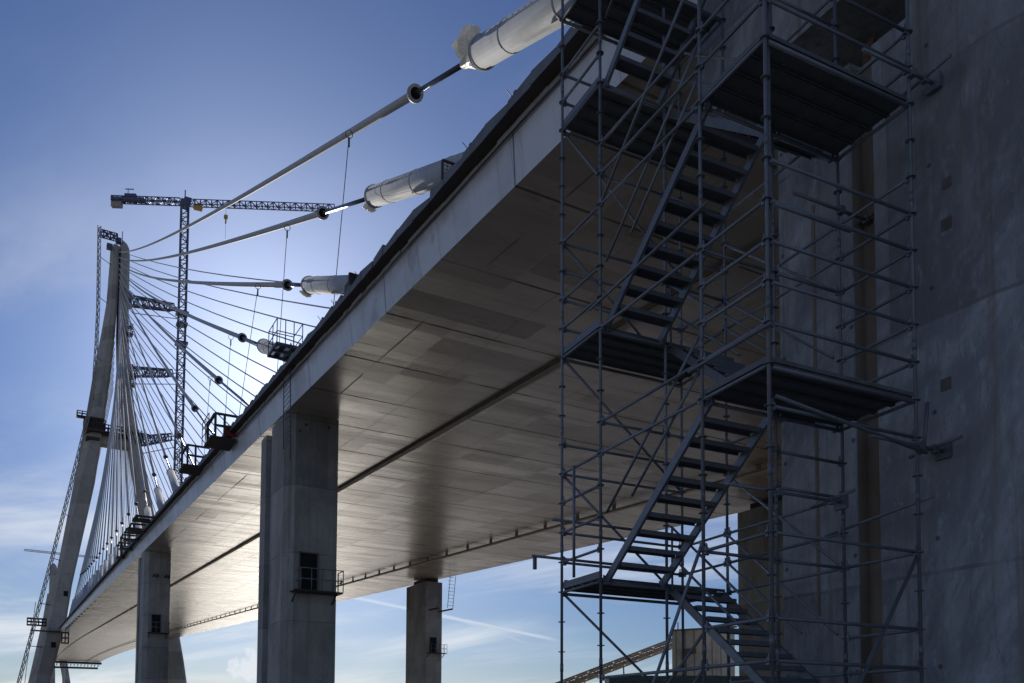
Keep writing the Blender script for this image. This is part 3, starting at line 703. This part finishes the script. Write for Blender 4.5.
# loose tubes, ties into the pier
def loose(name, pts, r=.0245):
    mb = MB(); mb.poly(pts, r, 8); return mb
mb = loose('', [P(-.02, -.55, K(1.13)), P(-.02, 2.2, K(1.13))]); mb.box(P(-.02, -.5, K(1.13) - .12), (.05, .05, .2)); mb.build('tube', M['galv'], sc)
loose('', [P(.03, -.2, K(2.4)), P(.03, 2.6, K(2.4))]).build('tube', M['galv'], sc)
loose('', [P(.45, -.03, K(4.03)), P(.45, -.03, K(.35))]).build('tube', M['galv'], sc)
def tie(u, v, z, L):
    a = P(u, v - .9, z); b_ = P(u, v, z); e = b_ + VD * L
    mb = MB(); mb.tube(a, e, .0245, 8); mb.tube(e - VD * .18 - UD * .38, e - VD * .18 + UD * .40 + Vector((0, 0, .05)), .0245, 8)
    mb.box(e - VD * .18, (.08, .08, .1)); mb.box(e, (.05, .22, .2)); mb.box(b_, (.09, .09, .1)); mb.build('wall_tie', M['galv'], sc)
loose('', [P(1.0, -.06, K(9) - .12), P(3.9, -.06, K(9) + .02)]).build('tube', M['galv'], sc)
loose('', [P(3.5, -.06, K(5) - .07), P(5.05, -.06, K(5) - .07)]).build('tube', M['galv'], sc)
loose('', [P(4.99, .06, K(8) - .08), P(4.99, 1.3, K(8) - .08)]).build('tube', M['galv'], sc)
loose('', [P(4.99, .05, K(3) + .1), P(4.99, 2.6, K(2.6))]).build('tube', M['galv'], sc)
loose('', [P(3.3, 2.56, K(1) + .05), P(5.1, 2.56, K(1) + .2)]).build('tube', M['galv'], sc)
loose('', [P(4.87, .1, K(5)), P(4.87, .1, K(16))]).build('tube', M['galv'], sc)
tie(US[3] + .05, VS[2], K(13) - .1, .42); tie(US[3] + .05, VS[2], K(2.75), .45); tie(US[2] + .05, VS[1], K(2.0) - .08, 1.15); tie(US[2] + .05, VS[2], K(10.4), .7)
loose('', [P(US[3] + .06, VS[2] + .05, K(2.6)), P(US[3] + .1, VS[2] + .1, K(3.9))]).build('tube', M['galv'], sc)

# ------------------------------------------------------------------ pylon
def section(aL, aF, aR, z, t=300, th=7.0):
    # outer chamfer face, front face, right side, back
    return [(aL, t + 4.5, z), (aF, t, z), (aR - .7, t, z), (aR, t + 1.0, z), (aR, t + th, z), (aL + .5, t + th, z)]
tw = thing('cable_tower', 'tall curved concrete bridge tower down the deck with cables fanning from its mast', 'tower', (24, 303, 0))
e_ = EYE
near = [(-0.8, .6, 4.6, -1.67), (3.0, 4.2, 7.9, 14), (6.6, 7.6, 12.0, 34), (8.3, 9.3, 13.2, 45), (12.9, 14.6, 18.7, 78), (15.0, 17.4, 20.4, 94), (17.4, 20.1, 22.3, 114), (19.4, 21.3, 23.2, 128), (20.6, 21.8, 23.6, 138), (21.2, 22.0, 23.7, 152), (21.3, 22.0, 23.7, 156.2)]
MB().loft([section(a, f, r_, z + e_) for a, f, r_, z in near]).build('leg', M['tower'], tw)
far = [(45.2, 46, 50.2, -1.67), (42.8, 43.6, 48.0, 14), (41.2, 42, 46.6, 23), (35.7, 36.5, 40.9, 53), (32, 32.8, 36.2, 71), (29.9, 30.7, 34.2, 81), (25.9, 26.6, 29.6, 104), (24.2, 25, 28.0, 116), (23.73, 24.3, 27.2, 128), (23.73, 24.2, 27.0, 139), (23.73, 24.2, 26.9, 154), (23.73, 24.2, 26.6, 156.6), (23.76, 24.4, 26.0, 157.8), (24.0, 24.6, 25.3, 158.3)]
MB().loft([section(a, f, r_, z + e_, t=300.3, th=7.3) for a, f, r_, z in far]).build('leg', M['tower'], tw)
mb = MB(); mb.box((24.5, 304, 92.5 + e_), (11, 4.5, 2.6)); mb.build('cross_beam', M['tower'], tw)
mb = MB(); mb.box((29, 305, 10 + e_), (36, 8, 5)); mb.build('lower_cross_beam', M['tower'], tw)
# work platforms round the tower
def cage(mb, c, size, r=.12, n=3, plate=True):
    x0, y0, z0 = c[0] - size[0] / 2, c[1] - size[1] / 2, c[2]; x1, y1, z1 = c[0] + size[0] / 2, c[1] + size[1] / 2, c[2] + size[2]
    for z in (z0, (z0 + z1) / 2, z1):
        for (p_, q_) in (((x0, y0), (x1, y0)), ((x1, y0), (x1, y1)), ((x1, y1), (x0, y1)), ((x0, y1), (x0, y0))): mb.tube((*p_, z), (*q_, z), r, 5)
    for i in range(n + 1):
        x = x0 + (x1 - x0) * i / n
        for y in (y0, y1): mb.tube((x, y, z0), (x, y, z1), r, 5)
    for y in (y0, y1): pass
    if plate: mb.box(((x0 + x1) / 2, (y0 + y1) / 2, z0 - .02), (x1 - x0, y1 - y0, r * 1.2))
    return mb
mb = MB(); cage(mb, (18.0, 300.5, 94.6 + e_), (5.9, 5, 2.8), .18, 5); mb.box((18.0, 301, 94.2 + e_), (5.9, 6, .9)); mb.box((18.1, 301, 98 + e_), (5.4, 5, .4)); mb.box((17.6, 301, 91.6 + e_), (4.0, 5, .7)); mb.box((18.0, 301, 96 + e_), (5.2, 5, 2.4)); cage(mb, (14.4, 300, 98.0 + e_), (2.8, 2, 1.6), .16, 2)
mb.build('work_platform', M['dark_steel'], tw)
mb = MB(); cage(mb, (24.5, 300.5, 94.0 + e_), (7.5, 3, 2.5), .2, 6); mb.box((29.5, 299.5, 95.5 + e_), (9, 1.0, .5)); mb.build('work_platform', M['dark_steel'], tw)
mb = MB(); mb.lattice((17.9, 299.5, 158.3 + e_), (22.9, 299.5, 158.2 + e_), 1.6, 1.8, 5, .13); mb.box((23.3, 300, 157.5 + e_), (1.6, 2, 1.4)); mb.tube((24.4, 300, 157 + e_), (24.4, 300, 161 + e_), .12, 4); mb.box((20.7, 299.4, 154.5 + e_), (1.7, 2, 1.4)); mb.build('top_platform', M['crane'], tw)
mb = MB(); cage(mb, (3.9, 299, 31.6 + e_), (5.0, 2, 2.0), .17, 5); mb.box((6.5, 299.2, 30.0 + e_), (8.5, 2, .3)); cage(mb, (11.6, 297, 26.4 + e_), (1.8, 2.0, 3.2), .14, 2)
mb.build('work_platform', M['dark_steel'], tw)
mb = MB(); mb.box((8.6, 299.9, 26 + e_), (1.3, .3, 1.7)); mb.box((11.5, 299.9, 42 + e_), (1.2, .3, 1.6)); mb.build('opening', M['black'], tw)
for (z, a) in ((127, 26.9), (110.5, 28.2), (92.5, 30.3)):
    for q in range(2): cage(MB(), (a + .5, 299.3, z + q * 2.4 + e_), (1.5, 2.0, 1.1), .12, 2).build('access_cage', M['dark_steel'], tw)

# climbing hoist rail up the outside of the tower
ho = thing('hoist_mast', 'slender ladder-like hoist mast climbing the outer side of the cable tower', 'hoist mast', (-2.2, 296, 0))
pl = [(-4.2, -1.67), (-.3, 13.84), (6.86, 49.5), (11.2, 72), (15.86, 97.3), (17.2, 107), (17.6, 120), (17.75, 132), (17.35, 161)]
pts = []
for i in range(len(pl) - 1):
    n = max(1, int((pl[i + 1][1] - pl[i][1]) / 2.2))
    for j in range(n): f = j / n; pts.append((pl[i][0] + (pl[i + 1][0] - pl[i][0]) * f, pl[i][1] + (pl[i + 1][1] - pl[i][1]) * f))
mb = MB()
for (dx_, dy_) in ((-.45, 0), (.45, 0), (0, .8)): mb.poly([(a + dx_, 296 + dy_, z + e_) for a, z in pts], .11, 4)
for i in range(len(pts) - 1):
    a, z = pts[i]; a2, z2 = pts[i + 1]
    mb.tube((a - .45, 296, z + e_), (a2 + .45, 296, z2 + e_), .09, 4); mb.tube((a - .45, 296, z + e_), (a + .45, 296, z + e_), .09, 4); mb.tube((a, 296.8, z + e_), (a2 - .45, 296, z2 + e_), .07, 4)
mb.build('mast', M['crane_grey'], ho)
mb = MB()
for (z, a0, a1) in ((149, 17.7, 21.5), (136, 17.8, 21), (117, 17.8, 19.5), (104, 17.2, 17.6), (84, 13.4, 14.2), (66, 10.2, 11.8), (52, 7.6, 9.8), (38, 4.6, 7.8), (25, 2.3, 5.6), (8, -1.4, 2.5)): mb.tube((a0, 296.3, z + e_), (a1, 300.5, z + .2 + e_), .12, 4)
mb.tube((17.75, 296.6, 150), (17.9, 296.6, 120), .05, 4)
mb.poly([(3.4, 297, 40), (1.6, 297, 20), (.8, 297, 8)], .08, 4)
mb.build('tie', M['dark_steel'], ho)

# second tower far across the river
t2w = thing('cable_tower', 'tiny second bridge tower rounded at the top, far away beside the near tower leg', 'tower', (22.5, 850, 0))
mb = MB(); mb.loft([[(22.4 + wd * math.cos(an), 850 + wd * math.sin(an), z + e_) for an in [i * math.pi / 4 for i in range(8)]] for wd, z in ((5, 20), (3.6, 60), (2.9, 110), (2.9, 140), (2.2, 143), (.8, 144.6))])
mb.build('mast', M['tower'], t2w)
mb = MB()
for q in (-1, 1): mb.loft([[(22.4 + q * x + 3 * math.cos(an), 850 + 3 * math.sin(an), z + e_) for an in [i * math.pi / 4 for i in range(8)]] for x, z in ((21, -1.67), (15, 30), (4, 95), (1, 118))])
mb.build('leg', M['tower'], t2w)

# ------------------------------------------------------------------ stay cables
def cable_pts(t0, a0, top, sag, n=28):
    A = Vector((a0, t0, H(t0) + 1.0)); B = Vector(top); out = []
    for i in range(n + 1):
        s_ = (i / n) ** 2; q = A.lerp(B, s_); q.z -= 4 * sag * s_ * (1 - s_); out.append(q)
    return out
def at_len(pts, L):
    acc = 0
    for i in range(len(pts) - 1):
        d_ = (pts[i + 1] - pts[i]).length
        if acc + d_ >= L: return pts[i].lerp(pts[i + 1], (L - acc) / d_), (pts[i + 1] - pts[i]).normalized(), i
        acc += d_
def cut(pts, l0, l1=None):
    p0, _, i0 = at_len(pts, l0); out = [p0]
    if l1 is None: return out + pts[i0 + 1:]
    p1, _, i1 = at_len(pts, l1); return out + pts[i0 + 1:i1 + 1] + [p1]


NEAR_LABELS = ['nearest, topmost stay cable with a huge white pipe and torn plastic wrap',
 'second stay cable from the top, its big white pipe ending in a ragged wrap',
 'nearly level third stay cable with a glinting underside on its white pipe',
 'stay cable running into a white pipe just behind the railed basket on the deck edge',
 'stay cable coming down right beside the steel platform with the red panel',
 'stay cable whose ring collar floats left of the red-panelled platform',
 'stay cable coming down behind the smaller brown platform left of the red-panelled one',
 'stay cable with a white bottle-shaped pipe just left of the smaller brown platform',
 'stay cable with a short white pipe to the right of the row of black brackets']
CABS = {1: (21.8, 15.4), 2: (24.4, 15.4), 3: (20.6, 15.0), 4: (23.3, 14.8), 5: (21.3, 3.2), 6: (23, 3.2), 7: (21.6, 3.2), 8: (21, 13.5), 9: (20.5, 13)}
for n in range(1, 30):
    t0 = 8.5 + 9.3 * (n - 1)
    top = (23.5 + .045 * n, 299.8, 155.7 - 1.83 * n + e_)
    pts = cable_pts(t0, 11, top, 2.0)
    colr, cap_ = CABS.get(n, (20.0 - n * .1, 12.6 - n * .15))
    lab = NEAR_LABELS[n - 1] if n <= 9 else (['stay cable coming down behind the topmost black bracket of the row', 'stay cable coming down at the second black bracket of the row', 'stay cable coming down at the middle black bracket of the row', 'stay cable coming down at the lowest black bracket of the row'][n - 10] if n <= 13 else 'distant stay cable of the dense fan with a small white pipe')
    grp = 'stay cables along the near deck edge'
    cb = thing('stay_cable', lab, 'cable', tuple(pts[0]), grp)
    big = n <= 9
    RT = (.43 if n == 1 else .38) if n <= 7 else .36
    ns = 24 if n <= 4 else 12
    dirn = (at_len(pts, cap_)[0] - pts[0]).normalized()
    pcap = at_len(pts, cap_)[0]
    # anchor pipe
    mb = MB(); mb.tube(pts[0] - dirn * 1.5, pcap, RT, ns)
    if n <= 6:
        up = Vector((0, 0, 1)); sdv = dirn.cross(up).normalized(); u2 = sdv.cross(dirn)
        for i in range(34):
            q = pts[0].lerp(pcap, .12 + .86 * i / 34)
            c_ = q + (-sdv * .93 + u2 * .37) * RT
            mb.cur = 1; mb.beam(c_ - dirn * .03, c_ + dirn * .03, .03, .03, up=(-sdv)); mb.cur = 0
        for f in (.2, .42, .64, .86):
            q = pts[0].lerp(pcap, f); mb.ring(q, dirn, RT + .012, RT - .01, .09, ns)
    pp = mb.build('anchor_pipe', [M['hdpe'], M['collar']], cb)
    mb = MB(); mb.ring(pcap, dirn, RT + .035, RT - .14, .08, ns)
    if big:
        mb.ring(pcap - dirn * .12, dirn, RT + .04, RT - .02, .08, ns)
        mb.build('end_flange', M['hdpe'], pp)
        q2 = at_len(pts, cap_ + (1.5 if n == 1 else .9))[0]
        mb = MB(); mb.loft([[q + (dirn.cross(Vector((0, 0, 1))).normalized() * math.cos(an) + dirn.cross(Vector((0, 0, 1))).normalized().cross(dirn) * math.sin(an)) * (rr * (1 + random.uniform(-.1, .1))) for an in [j * math.pi / 8 for j in range(16)]] for q, rr in ((pcap.lerp(q2, -.05), RT * .98), (pcap.lerp(q2, .2), RT * .9), (pcap.lerp(q2, .6), RT * .5), (q2, .15))], smooth=False)
        mb.build('plastic_wrap', M['wrap'], pp)
        if n in (1, 2, 3):
            # drooping / standing torn flap
            rr = random.Random(n); mb = MB(); sx = dirn.cross(Vector((0, 0, 1))).normalized(); uz = sx.cross(dirn)
            ctr = pcap + (dirn * .95 + uz * .42 - sx * .12 if n == 1 else dirn * .3 + uz * -.38 - sx * .05); sz = (.55, .42, .46) if n == 1 else (.28, .26, .16)
            nu, nv = 18, 12; secs = []
            for i in range(nv + 1):
                ph = math.pi * i / nv; ring_ = []
                for j in range(nu):
                    an = 2 * math.pi * j / nu; kk = rr.uniform(.78, 1.12) * (1 + .28 * math.sin(an * 3 + i * 1.1 + n) * math.sin(ph * 4)) if 0 < i < nv else 1
                    ring_.append(ctr + dirn * (math.cos(ph) * sz[0] * kk) + sx * (math.sin(ph) * math.cos(an) * sz[1] * kk + .001 * j) + uz * (math.sin(ph) * math.sin(an) * sz[2] * kk))
                secs.append(ring_)
            mb.loft(secs); mb.build('torn_plastic', M['wrap'], pp)
    else:
        mb.build('end_flange', M['collar'], pp)
    # dark bare strands then the sheath
    bb = cut(pts, cap_ - .3, colr + .2)
    MB().poly(bb, .085 if n < 8 else .08, 8).build('strand_bundle', M['strand'], cb)
    sh = cut(pts, colr)
    rs = .15 if n <= 6 else .125
    MB().poly(sh, rs, 10 if n < 7 else 6).build('sheath', M['sheath'], cb)
    pc, dc, _ = at_len(pts, colr)
    mb = MB(); mb.ring(pc - dc * .05, dc, .30 if n < 8 else .24, .20 if n < 8 else .15, .14, 20); mb.ring(pc + dc * .1, dc, .22 if n < 8 else .17, .10, .2, 16); mb.build('ring_collar', [M['collar']], cb)
    if n <= 6: MB().tube(pc - dc * .06, pc - dc * .0, .205, 16).build('collar_hole', M['black'], cb)

for n in range(1, 30):
    t0 = 8.5 + 9.3 * (n - 1) + 1; top = (25.6, 299.8, 155.7 - 1.83 * n + e_)
    pts = cable_pts(t0, 42.4, top, 3.5, 20)
    tag(MB().poly(pts, .12, 6).build('stay_cable', M['sheath']), 'thin stay cable with no pipe in view, running down behind the deck', 'cable', 'stay cables to the hidden far deck edge')
for n in range(1, 21):
    t0 = 590 - 13.6 * (n - 1)
    for a0, ax in ((11.3, 23.6), (42.2, 25.6)):
        A = Vector((a0, t0, H(t0) + 1.2)); B = Vector((ax, 307, 155.7 - 2.2 * n + e_)); q = []
        for i in range(15): f = i / 14; v_ = A.lerp(B, f); v_.z -= 8 * f * (1 - f); q.append(v_)
        tag(MB().poly(q, .11, 5).build('stay_cable', M['sheath']), 'faint stay cable dropping to the main span beyond the tower leg', 'cable', 'main span stay cables beyond the tower')

# wires hanging from the cables
def px_wire(A, B, label, r=.018):
    mb = MB(); mb.tube(A, B, r, 6); A = Vector(A); mb.ring(A + Vector((0, 0, .12)), (0, 1, .2), .175, .15, .04, 14); mb.tube(A - Vector((0, 0, .05)), A - Vector((0, 0, .45)), .045, 6)
    tag(mb.build('hanging_wire', M['wire']), label, 'wire', 'wires slung from the stay cables')
px_wire((11.8, 35.55, 25.97 + e_), (11.8, 37.9, 17.2 + e_), 'long thin wire slung from the topmost stay cable down to the deck edge')
px_wire((11.8, 45.7, 27.0 + e_), (11.8, 47.6, 18 + e_), 'thin wire slung from the second stay cable down behind the railed basket')
px_wire((11.8, 52.3, 26.75 + e_), (11.8, 58.5, 18 + e_), 'thin slanting wire slung from the nearly level third stay cable')
px_wire((11.9, 60.5, 26.9 + e_), (11.9, 62.5, 19.5 + e_), 'short thin wire slung from the stay cable left of the railed basket')
px_wire((12.0, 68.5, 26.9 + e_), (12.0, 71, 19 + e_), 'short thin wire slung above the steel platforms')

# ------------------------------------------------------------------ deck-edge platforms
def basket():
    t = 38.2; x0, x1 = 9.5, 10.65; y0, y1 = t, t + 1.5; z0 = 17.25 + e_; z1 = z0 + 1.15
    b_ = thing('access_basket', 'open railed steel basket standing on the deck edge above the large grey pier', 'basket', (x0, y0, z0))
    mb = MB()
    for z in (z1, z0 + .58):
        for p_, q_ in (((x0, y0), (x1, y0)), ((x1, y0), (x1, y1)), ((x1, y1), (x0, y1)), ((x0, y1), (x0, y0))): mb.tube((*p_, z), (*q_, z), .022, 6)
    for f in (0, .33, .66, 1):
        x = x0 + (x1 - x0) * f
        for y in (y0, y1): mb.tube((x, y, z0), (x, y, z1), .022, 6)
    mb.tube((x0, (y0 + y1) / 2, z0), (x0, (y0 + y1) / 2, z1), .022, 6); mb.build('railing', M['ladder'], b_)
    mb = MB()
    for y in (y0, y1, (y0 + y1) / 2): mb.beam((x0 - .05, y, z0), (x1 + .6, y, z0), .09, .12)
    for x in (x0, x1): mb.beam((x, y0, z0 + .005), (x, y1, z0 + .005), .08, .1)
    mb.beam((x0 + .35, y0, z0 + .06), (x0 + .35, y1, z0 + .06), .25, .03); mb.beam((x0 + .85, y0, z0 + .06), (x0 + .85, y1, z0 + .06), .3, .03)
    mb.beam((x1 + .2, y0 + .4, H(t) + 1.5), (x1 + .2, y0 + .4, z0), .3, .3, up=(0, 1, 0)); mb.build('floor_frame', M['ladder'], b_)
    # ladder dropping down the fascia
    l_ = thing('access_ladder', 'thin rung ladder hanging down the fascia from the basket onto the grey pier', 'ladder', (10.1, 38.4, 12 + e_))
    mb = MB(); ya, yb = 37.95, 39.1
    for y in (ya, yb): mb.tube((10.12, y, 12.0 + e_ + (.8 if y == yb else 0)), (10.05, y, z0 + .05), .022, 6)
    for i in range(20): z = 12.9 + e_ + i * .23; mb.tube((10.11 - .0, ya, z), (10.11, yb, z), .014, 5)
    mb.build('rails_and_rungs', M['ladder'], l_)
    return b_
basket()


def platform(t, x0, x1, zf, L, hr, label, red=False, name='work_platform', grp=None):
    b_ = thing(name, label, 'platform', (x0, t, zf), grp)
    mb = MB(); mb.beam(((x0 + x1) / 2, t, zf), ((x0 + x1) / 2, t + L, zf), x1 - x0, .14); mb.build('floor', M['form'], b_)
    mb = MB(); y0, y1 = t, t + L
    for x in (x0 + .25, x0 + .75):
        mb.beam((x, y0, zf), (x, y0, zf + hr), .12, .12, up=(0, 1, 0))
    for z in (zf + hr, zf + hr * .5): mb.beam((x0 + .2, y0, z), (x1 + .3, y0, z), .11, .12)
    mb.beam((x0 + .2, y0, zf + hr * .95), (x0 + .2, y1, zf + hr * .95), .13, .14); mb.beam((x0 + .2, y1, zf), (x0 + .2, y1, zf + hr), .14, .14, up=(0, 1, 0))
    mb.build('frame', M['dark_steel'], b_)
    mb = MB()
    for z in (.45, .9, 1.3):
        if z < hr: mb.tube((x0 - .1, y0, zf + z), (x0 - .1, y1, zf + z), .025, 5)
    for y in (y0, (y0 + y1) / 2, y1): mb.tube((x0 - .1, y, zf), (x0 - .1, y, zf + 1.3), .025, 5)
    mb.build('railing', M['dark_steel'], b_)
    if red: MB().box((x0 + 1.25, t + .25, zf + .55), (.8, .06, .6)).build('red_panel', M['red'], b_)
platform(50.0, 8.85, 10.3, 16.45 + e_, 2.0, 1.35, 'brown steel platform with a red panel jutting over the deck edge', True)
platform(60.0, 8.95, 10.3, 17.55 + e_, 2.0, 1.35, 'smaller looking brown steel platform over the deck edge, left of the red-panelled one')
bp = [(82, 8.45, 18.35), (89, 8.75, 19.15), (95, 8.95, 19.9), (102, 9.2, 20.7), (110, 9.6, 21.4)]
bl = ['nearest black bracket frame jutting from the deck edge, topmost of a row', 'second black bracket frame of the row jutting from the deck edge', 'middle black bracket frame of the row jutting from the deck edge',
      'fourth black bracket frame of the row jutting from the deck edge', 'farthest and lowest black bracket frame of the row on the deck edge']
for (t, a, z), lb in zip(bp, bl):
    z_base = z; z = z + .45
    b_ = thing('bracket_frame', lb, 'bracket', (a, t, z + e_), 'black brackets along the deck edge')
    mb = MB()
    mb.beam((a - .1, t, z + e_), (a + 1.5, t, z + e_ + .02), .16, .17); mb.beam((a - .1, t + 2, z + e_), (a + 1.5, t + 2, z + e_), .14, .15)
    mb.beam((a, t, z + e_), (a, t + 2, z + e_), .14, .15); mb.beam((a + .25, t, H(t) + 1.3), (a + .25, t, z + e_), .18, .18, up=(0, 1, 0)); mb.beam((a + .02, t + 1.9, H(t) + 1.2), (a + .02, t + 1.9, z + e_), .14, .14, up=(0, 1, 0))
    mb.beam((a - .2, t + 1, H(t) + 1.25), (a + 1.2, t + 1, H(t) + 1.25), 1.2, .14); mb.build('frame', M['dark_steel'], b_)

# dangling ladder at the far edge beside the far pier
mb = MB(); z0, z1 = 14.6 + e_, H(93) + .4
for x in (44.0, 44.7): mb.tube((x - .35, 92.7, z0), (x, 92.7, z1), .035, 5)
for i in range(9): z = z0 + .3 + i * .42; mb.tube((43.7, 92.7, z), (44.45, 92.7, z), .02, 4)
tag(mb.build('hanging_ladder', M['ladder']), 'thin ladder dangling from the far deck edge over open sky beside the brownish pier', 'ladder')

# ------------------------------------------------------------------ tower crane
cr = thing('tower_crane', 'tall blue lattice tower crane behind the stay cables with a long level jib', 'crane', (46.16, 320.9, 0))
JT = 188.98 + e_; mx, my = 46.16, 320.9
mb = MB(); mb.lattice((mx, my, 0), (mx, my, JT - 2), 2.4, 2.4, 66, .15, up=(0, 1, 0)); mb.build('mast', M['crane'], cr)
mb = MB(); mb.box((mx, my, JT - .8), (2.8, 2.8, 2.4)); mb.box((mx + .9, my, JT + 1.0), (2.4, 2.0, 1.2)); mb.tube((mx, my, JT), (mx, my, JT + 4.4), .2, 4); mb.build('slewing_unit', M['crane'], cr)
for q, s_ in ((41, 4.0), (45, 3.6), (52, 4.0)): MB().box((mx, my, JT - q), (s_, s_, .8)).build('tie_collar', M['crane'], cr)
jd = Vector((93.7 - 23.3, 297 - 332.0, 0)).normalized(); jc = Vector((mx, my, JT))
mb = MB(); mb.lattice(jc + jd * 1.5, jc + jd * 53, 1.8, 2.3, 26, .13, tri=True); mb.build('jib', M['crane'], cr)
mb = MB(); mb.lattice(jc - jd * 1.5, jc - jd * 25.5, 2.0, 1.7, 12, .14); mb.beam(jc - jd * 14 + Vector((0, 0, 0)), jc - jd * 25.6, 2.2, 1.0); mb.build('counter_jib', M['crane'], cr)
mb = MB(); mb.beam(jc - jd * 22.0 - Vector((0, 0, 1.4)), jc - jd * 25.6 - Vector((0, 0, 1.4)), 1.6, 2.8); mb.build('counterweight', M['crane_grey'], cr)
mb = MB(); mb.beam(jc - jd * 17 + Vector((0, 0, 1.3)), jc - jd * 21 + Vector((0, 0, 1.3)), 1.6, 1.4); mb.tube(jc - jd * 20.0, jc - jd * 20 + Vector((0, 0, 4)), .12, 4); mb.beam(jc - jd * 18 + Vector((0, 0, 4)), jc - jd * 21 + Vector((0, 0, 4)), .25, .25); mb.build('winch', M['crane'], cr)
mb = MB(); mb.beam(jc + jd * 3.2 - Vector((0, 0, 1.6)), jc + jd * 6 - Vector((0, 0, 2.2)), 1.4, 1.6); mb.build('cab', M['yellow'], cr)
mb = MB(); q = jc + jd * 14.5; mb.tube(q - Vector((0, 0, 1.2)), q - Vector((0, 0, 13)), .05, 4); mb.box(q - Vector((0, 0, 5.0)), (1.2, 1.2, 1.1)); mb.box(q - Vector((0, 0, 6.6)), (.45, .45, 1.6)); mb.build('hook_block', M['yellow'], cr)
for z0, a0, lb in ((140.0, 27.2, 'uppermost blue lattice strut tying the tower crane to the cable tower'), (116.5, 28.2, 'middle blue lattice strut tying the tower crane to the cable tower'), (94.0, 31.5, 'lowest blue lattice strut tying the tower crane to the cable tower')):
    mb = MB(); A = Vector((a0, 303, z0 + e_)); B = Vector((mx - 4, my - 4, z0 + 7.5 + e_)); mb.lattice(A, B, 3.0, 2.8, 8, .2, taper=.75)
    mb.tube(B, (mx - 1.2, my - 1.2, z0 + 9.2 + e_), .16, 4); mb.tube(B - Vector((0, 0, 1)), (mx - 1.2, my - 1.2, z0 + 7.6 + e_), .16, 4); mb.tube(A + Vector((1, 0, -3.8)), (mx - 1.2, my - 1.2, z0 + 5.2 + e_), .13, 4); mb.box(A, (1.4, 3.6, 4))
    tag(mb.build('tie_strut', M['crane']), lb, 'strut', 'struts between crane and tower')
# remote crane
fc = thing('tower_crane', 'pale remote crane with its thin jib crossing behind the tower leg', 'crane', (24, 668, 0))
mb = MB(); a_ = Vector((0, 682, 123.6 + e_)); b_ = Vector((44.8, 657.6, 118.5 + e_)); mb.lattice(a_, b_, 1.0, 1.1, 20, .10); mb.build('jib', M['pale'], fc)
mb = MB(); mb.lattice((26, 668.6, 0), (26, 668.6, 121), 1.4, 1.4, 40, .10, up=(0, 1, 0)); mb.build('mast', M['pale'], fc)

# ------------------------------------------------------------------ site things low behind the scaffold
bd = thing('site_building', 'beige rib-clad site building glimpsed low through the scaffold', 'building', (43, 47, 0))
mb = MB(); A = Vector((38.98, 46.55, 0)); B = Vector((44.0, 45.75, 0)); n_ = A.normalized() * 7 + Vector((.5, 0, 0))
zA, zB = 6.99 + e_, 7.5 + e_
vs = [A, B, B + n_, A + n_]; hs = [zA, zB, zB + .2, zA - .2]
mb.add([tuple(q) for q in vs] + [(q.x, q.y, h) for q, h in zip(vs, hs)], [(0, 3, 2, 1), (4, 5, 6, 7), (0, 1, 5, 4), (1, 2, 6, 5), (2, 3, 7, 6), (3, 0, 4, 7)])
mb.build('wall', M['clad'], bd)
mb = MB(); mb.beam(Vector((A.x - .1, A.y - .1, zA + .02)), Vector((B.x + .1, B.y - .1, zB + .02)), .12, .12); mb.beam((39.3, 46.3, zA), (39.3, 46.3, zA + .6), .05, .05, up=(0, 1, 0)); mb.build('roof_trim', M['rust'], bd)
mb = MB(); mb.beam((39.7, 46.25, 5.6 + e_), (40.6, 46.1, 5.65 + e_), .4, .35); mb.tube((39.9, 46.2, 5.5 + e_), (39.9, 46.2, .1), .04, 5); mb.build('duct', M['rust'], bd)
ct = thing('storage_container', 'dark green ribbed container low behind the scaffold, only its top in view', 'container', (32, 37, 0))
mb = MB(); A = Vector((28.23, 39.05, 0)); B = Vector((36.6, 34.2, 0)); dd = (B - A).normalized(); nn = Vector((-dd.y, dd.x, 0)); zt_ = 3.05 + e_
mb.box((A + B) / 2 + nn * 1.3 + Vector((0, 0, zt_ / 2)), ((B - A).length, 2.5, zt_), math.atan2(dd.y, dd.x)); mb.build('body', M['green'], ct)
mb = MB()
L = (B - A).length
i = 0
while i * .28 < L: mb.box(A + dd * (.12 + i * .28) + nn * .03 + Vector((0, 0, zt_ / 2)), (.12, .05, zt_ - .2), math.atan2(dd.y, dd.x)); i += 1
mb.build('wall_ribs', M['green'], ct)
mb = MB()
for i in range(14):
    q = A + dd * (.3 + i * L / 14.5) + nn * random.uniform(.1, .6); mb.box(q + Vector((0, 0, zt_ + .05)), (random.uniform(.7, .9), .3, random.uniform(.05, .12)), math.atan2(dd.y, dd.x) + random.uniform(-.3, .3))
tag(mb.build('timber_offcuts', M['rust']), 'flat dark timber offcuts lying along the top of the green container', 'timber')
bo = thing('conveyor_boom', 'long rusty lattice conveyor boom sloping up from lower left behind the scaffold', 'boom', (40, 64, 0))
A = Vector((39.4, 64.9, 3.3 + e_)); B = Vector((45.9, 53.9, 7.35 + e_))
mb = MB(); mb.lattice(A, B, .9, .55, 22, .045); mb.beam(A - Vector((0, 0, .05)), B - Vector((0, 0, .05)), .7, .10); mb.build('truss', M['boom'], bo)
mb = MB(); q = A.lerp(B, .28); mb.tube(q, (q.x, q.y, 0), .07, 6); mb.tube(q + Vector((.9, 0, 0)), (q.x + .9, q.y, 0), .07, 6)
q = A.lerp(B, .62); mb.tube(q, (q.x + .5, q.y, 0), .06, 6); mb.tube(A, (A.x - 2, A.y + 3.3, 0), .12, 6); mb.build('support_leg', M['boom'], bo)
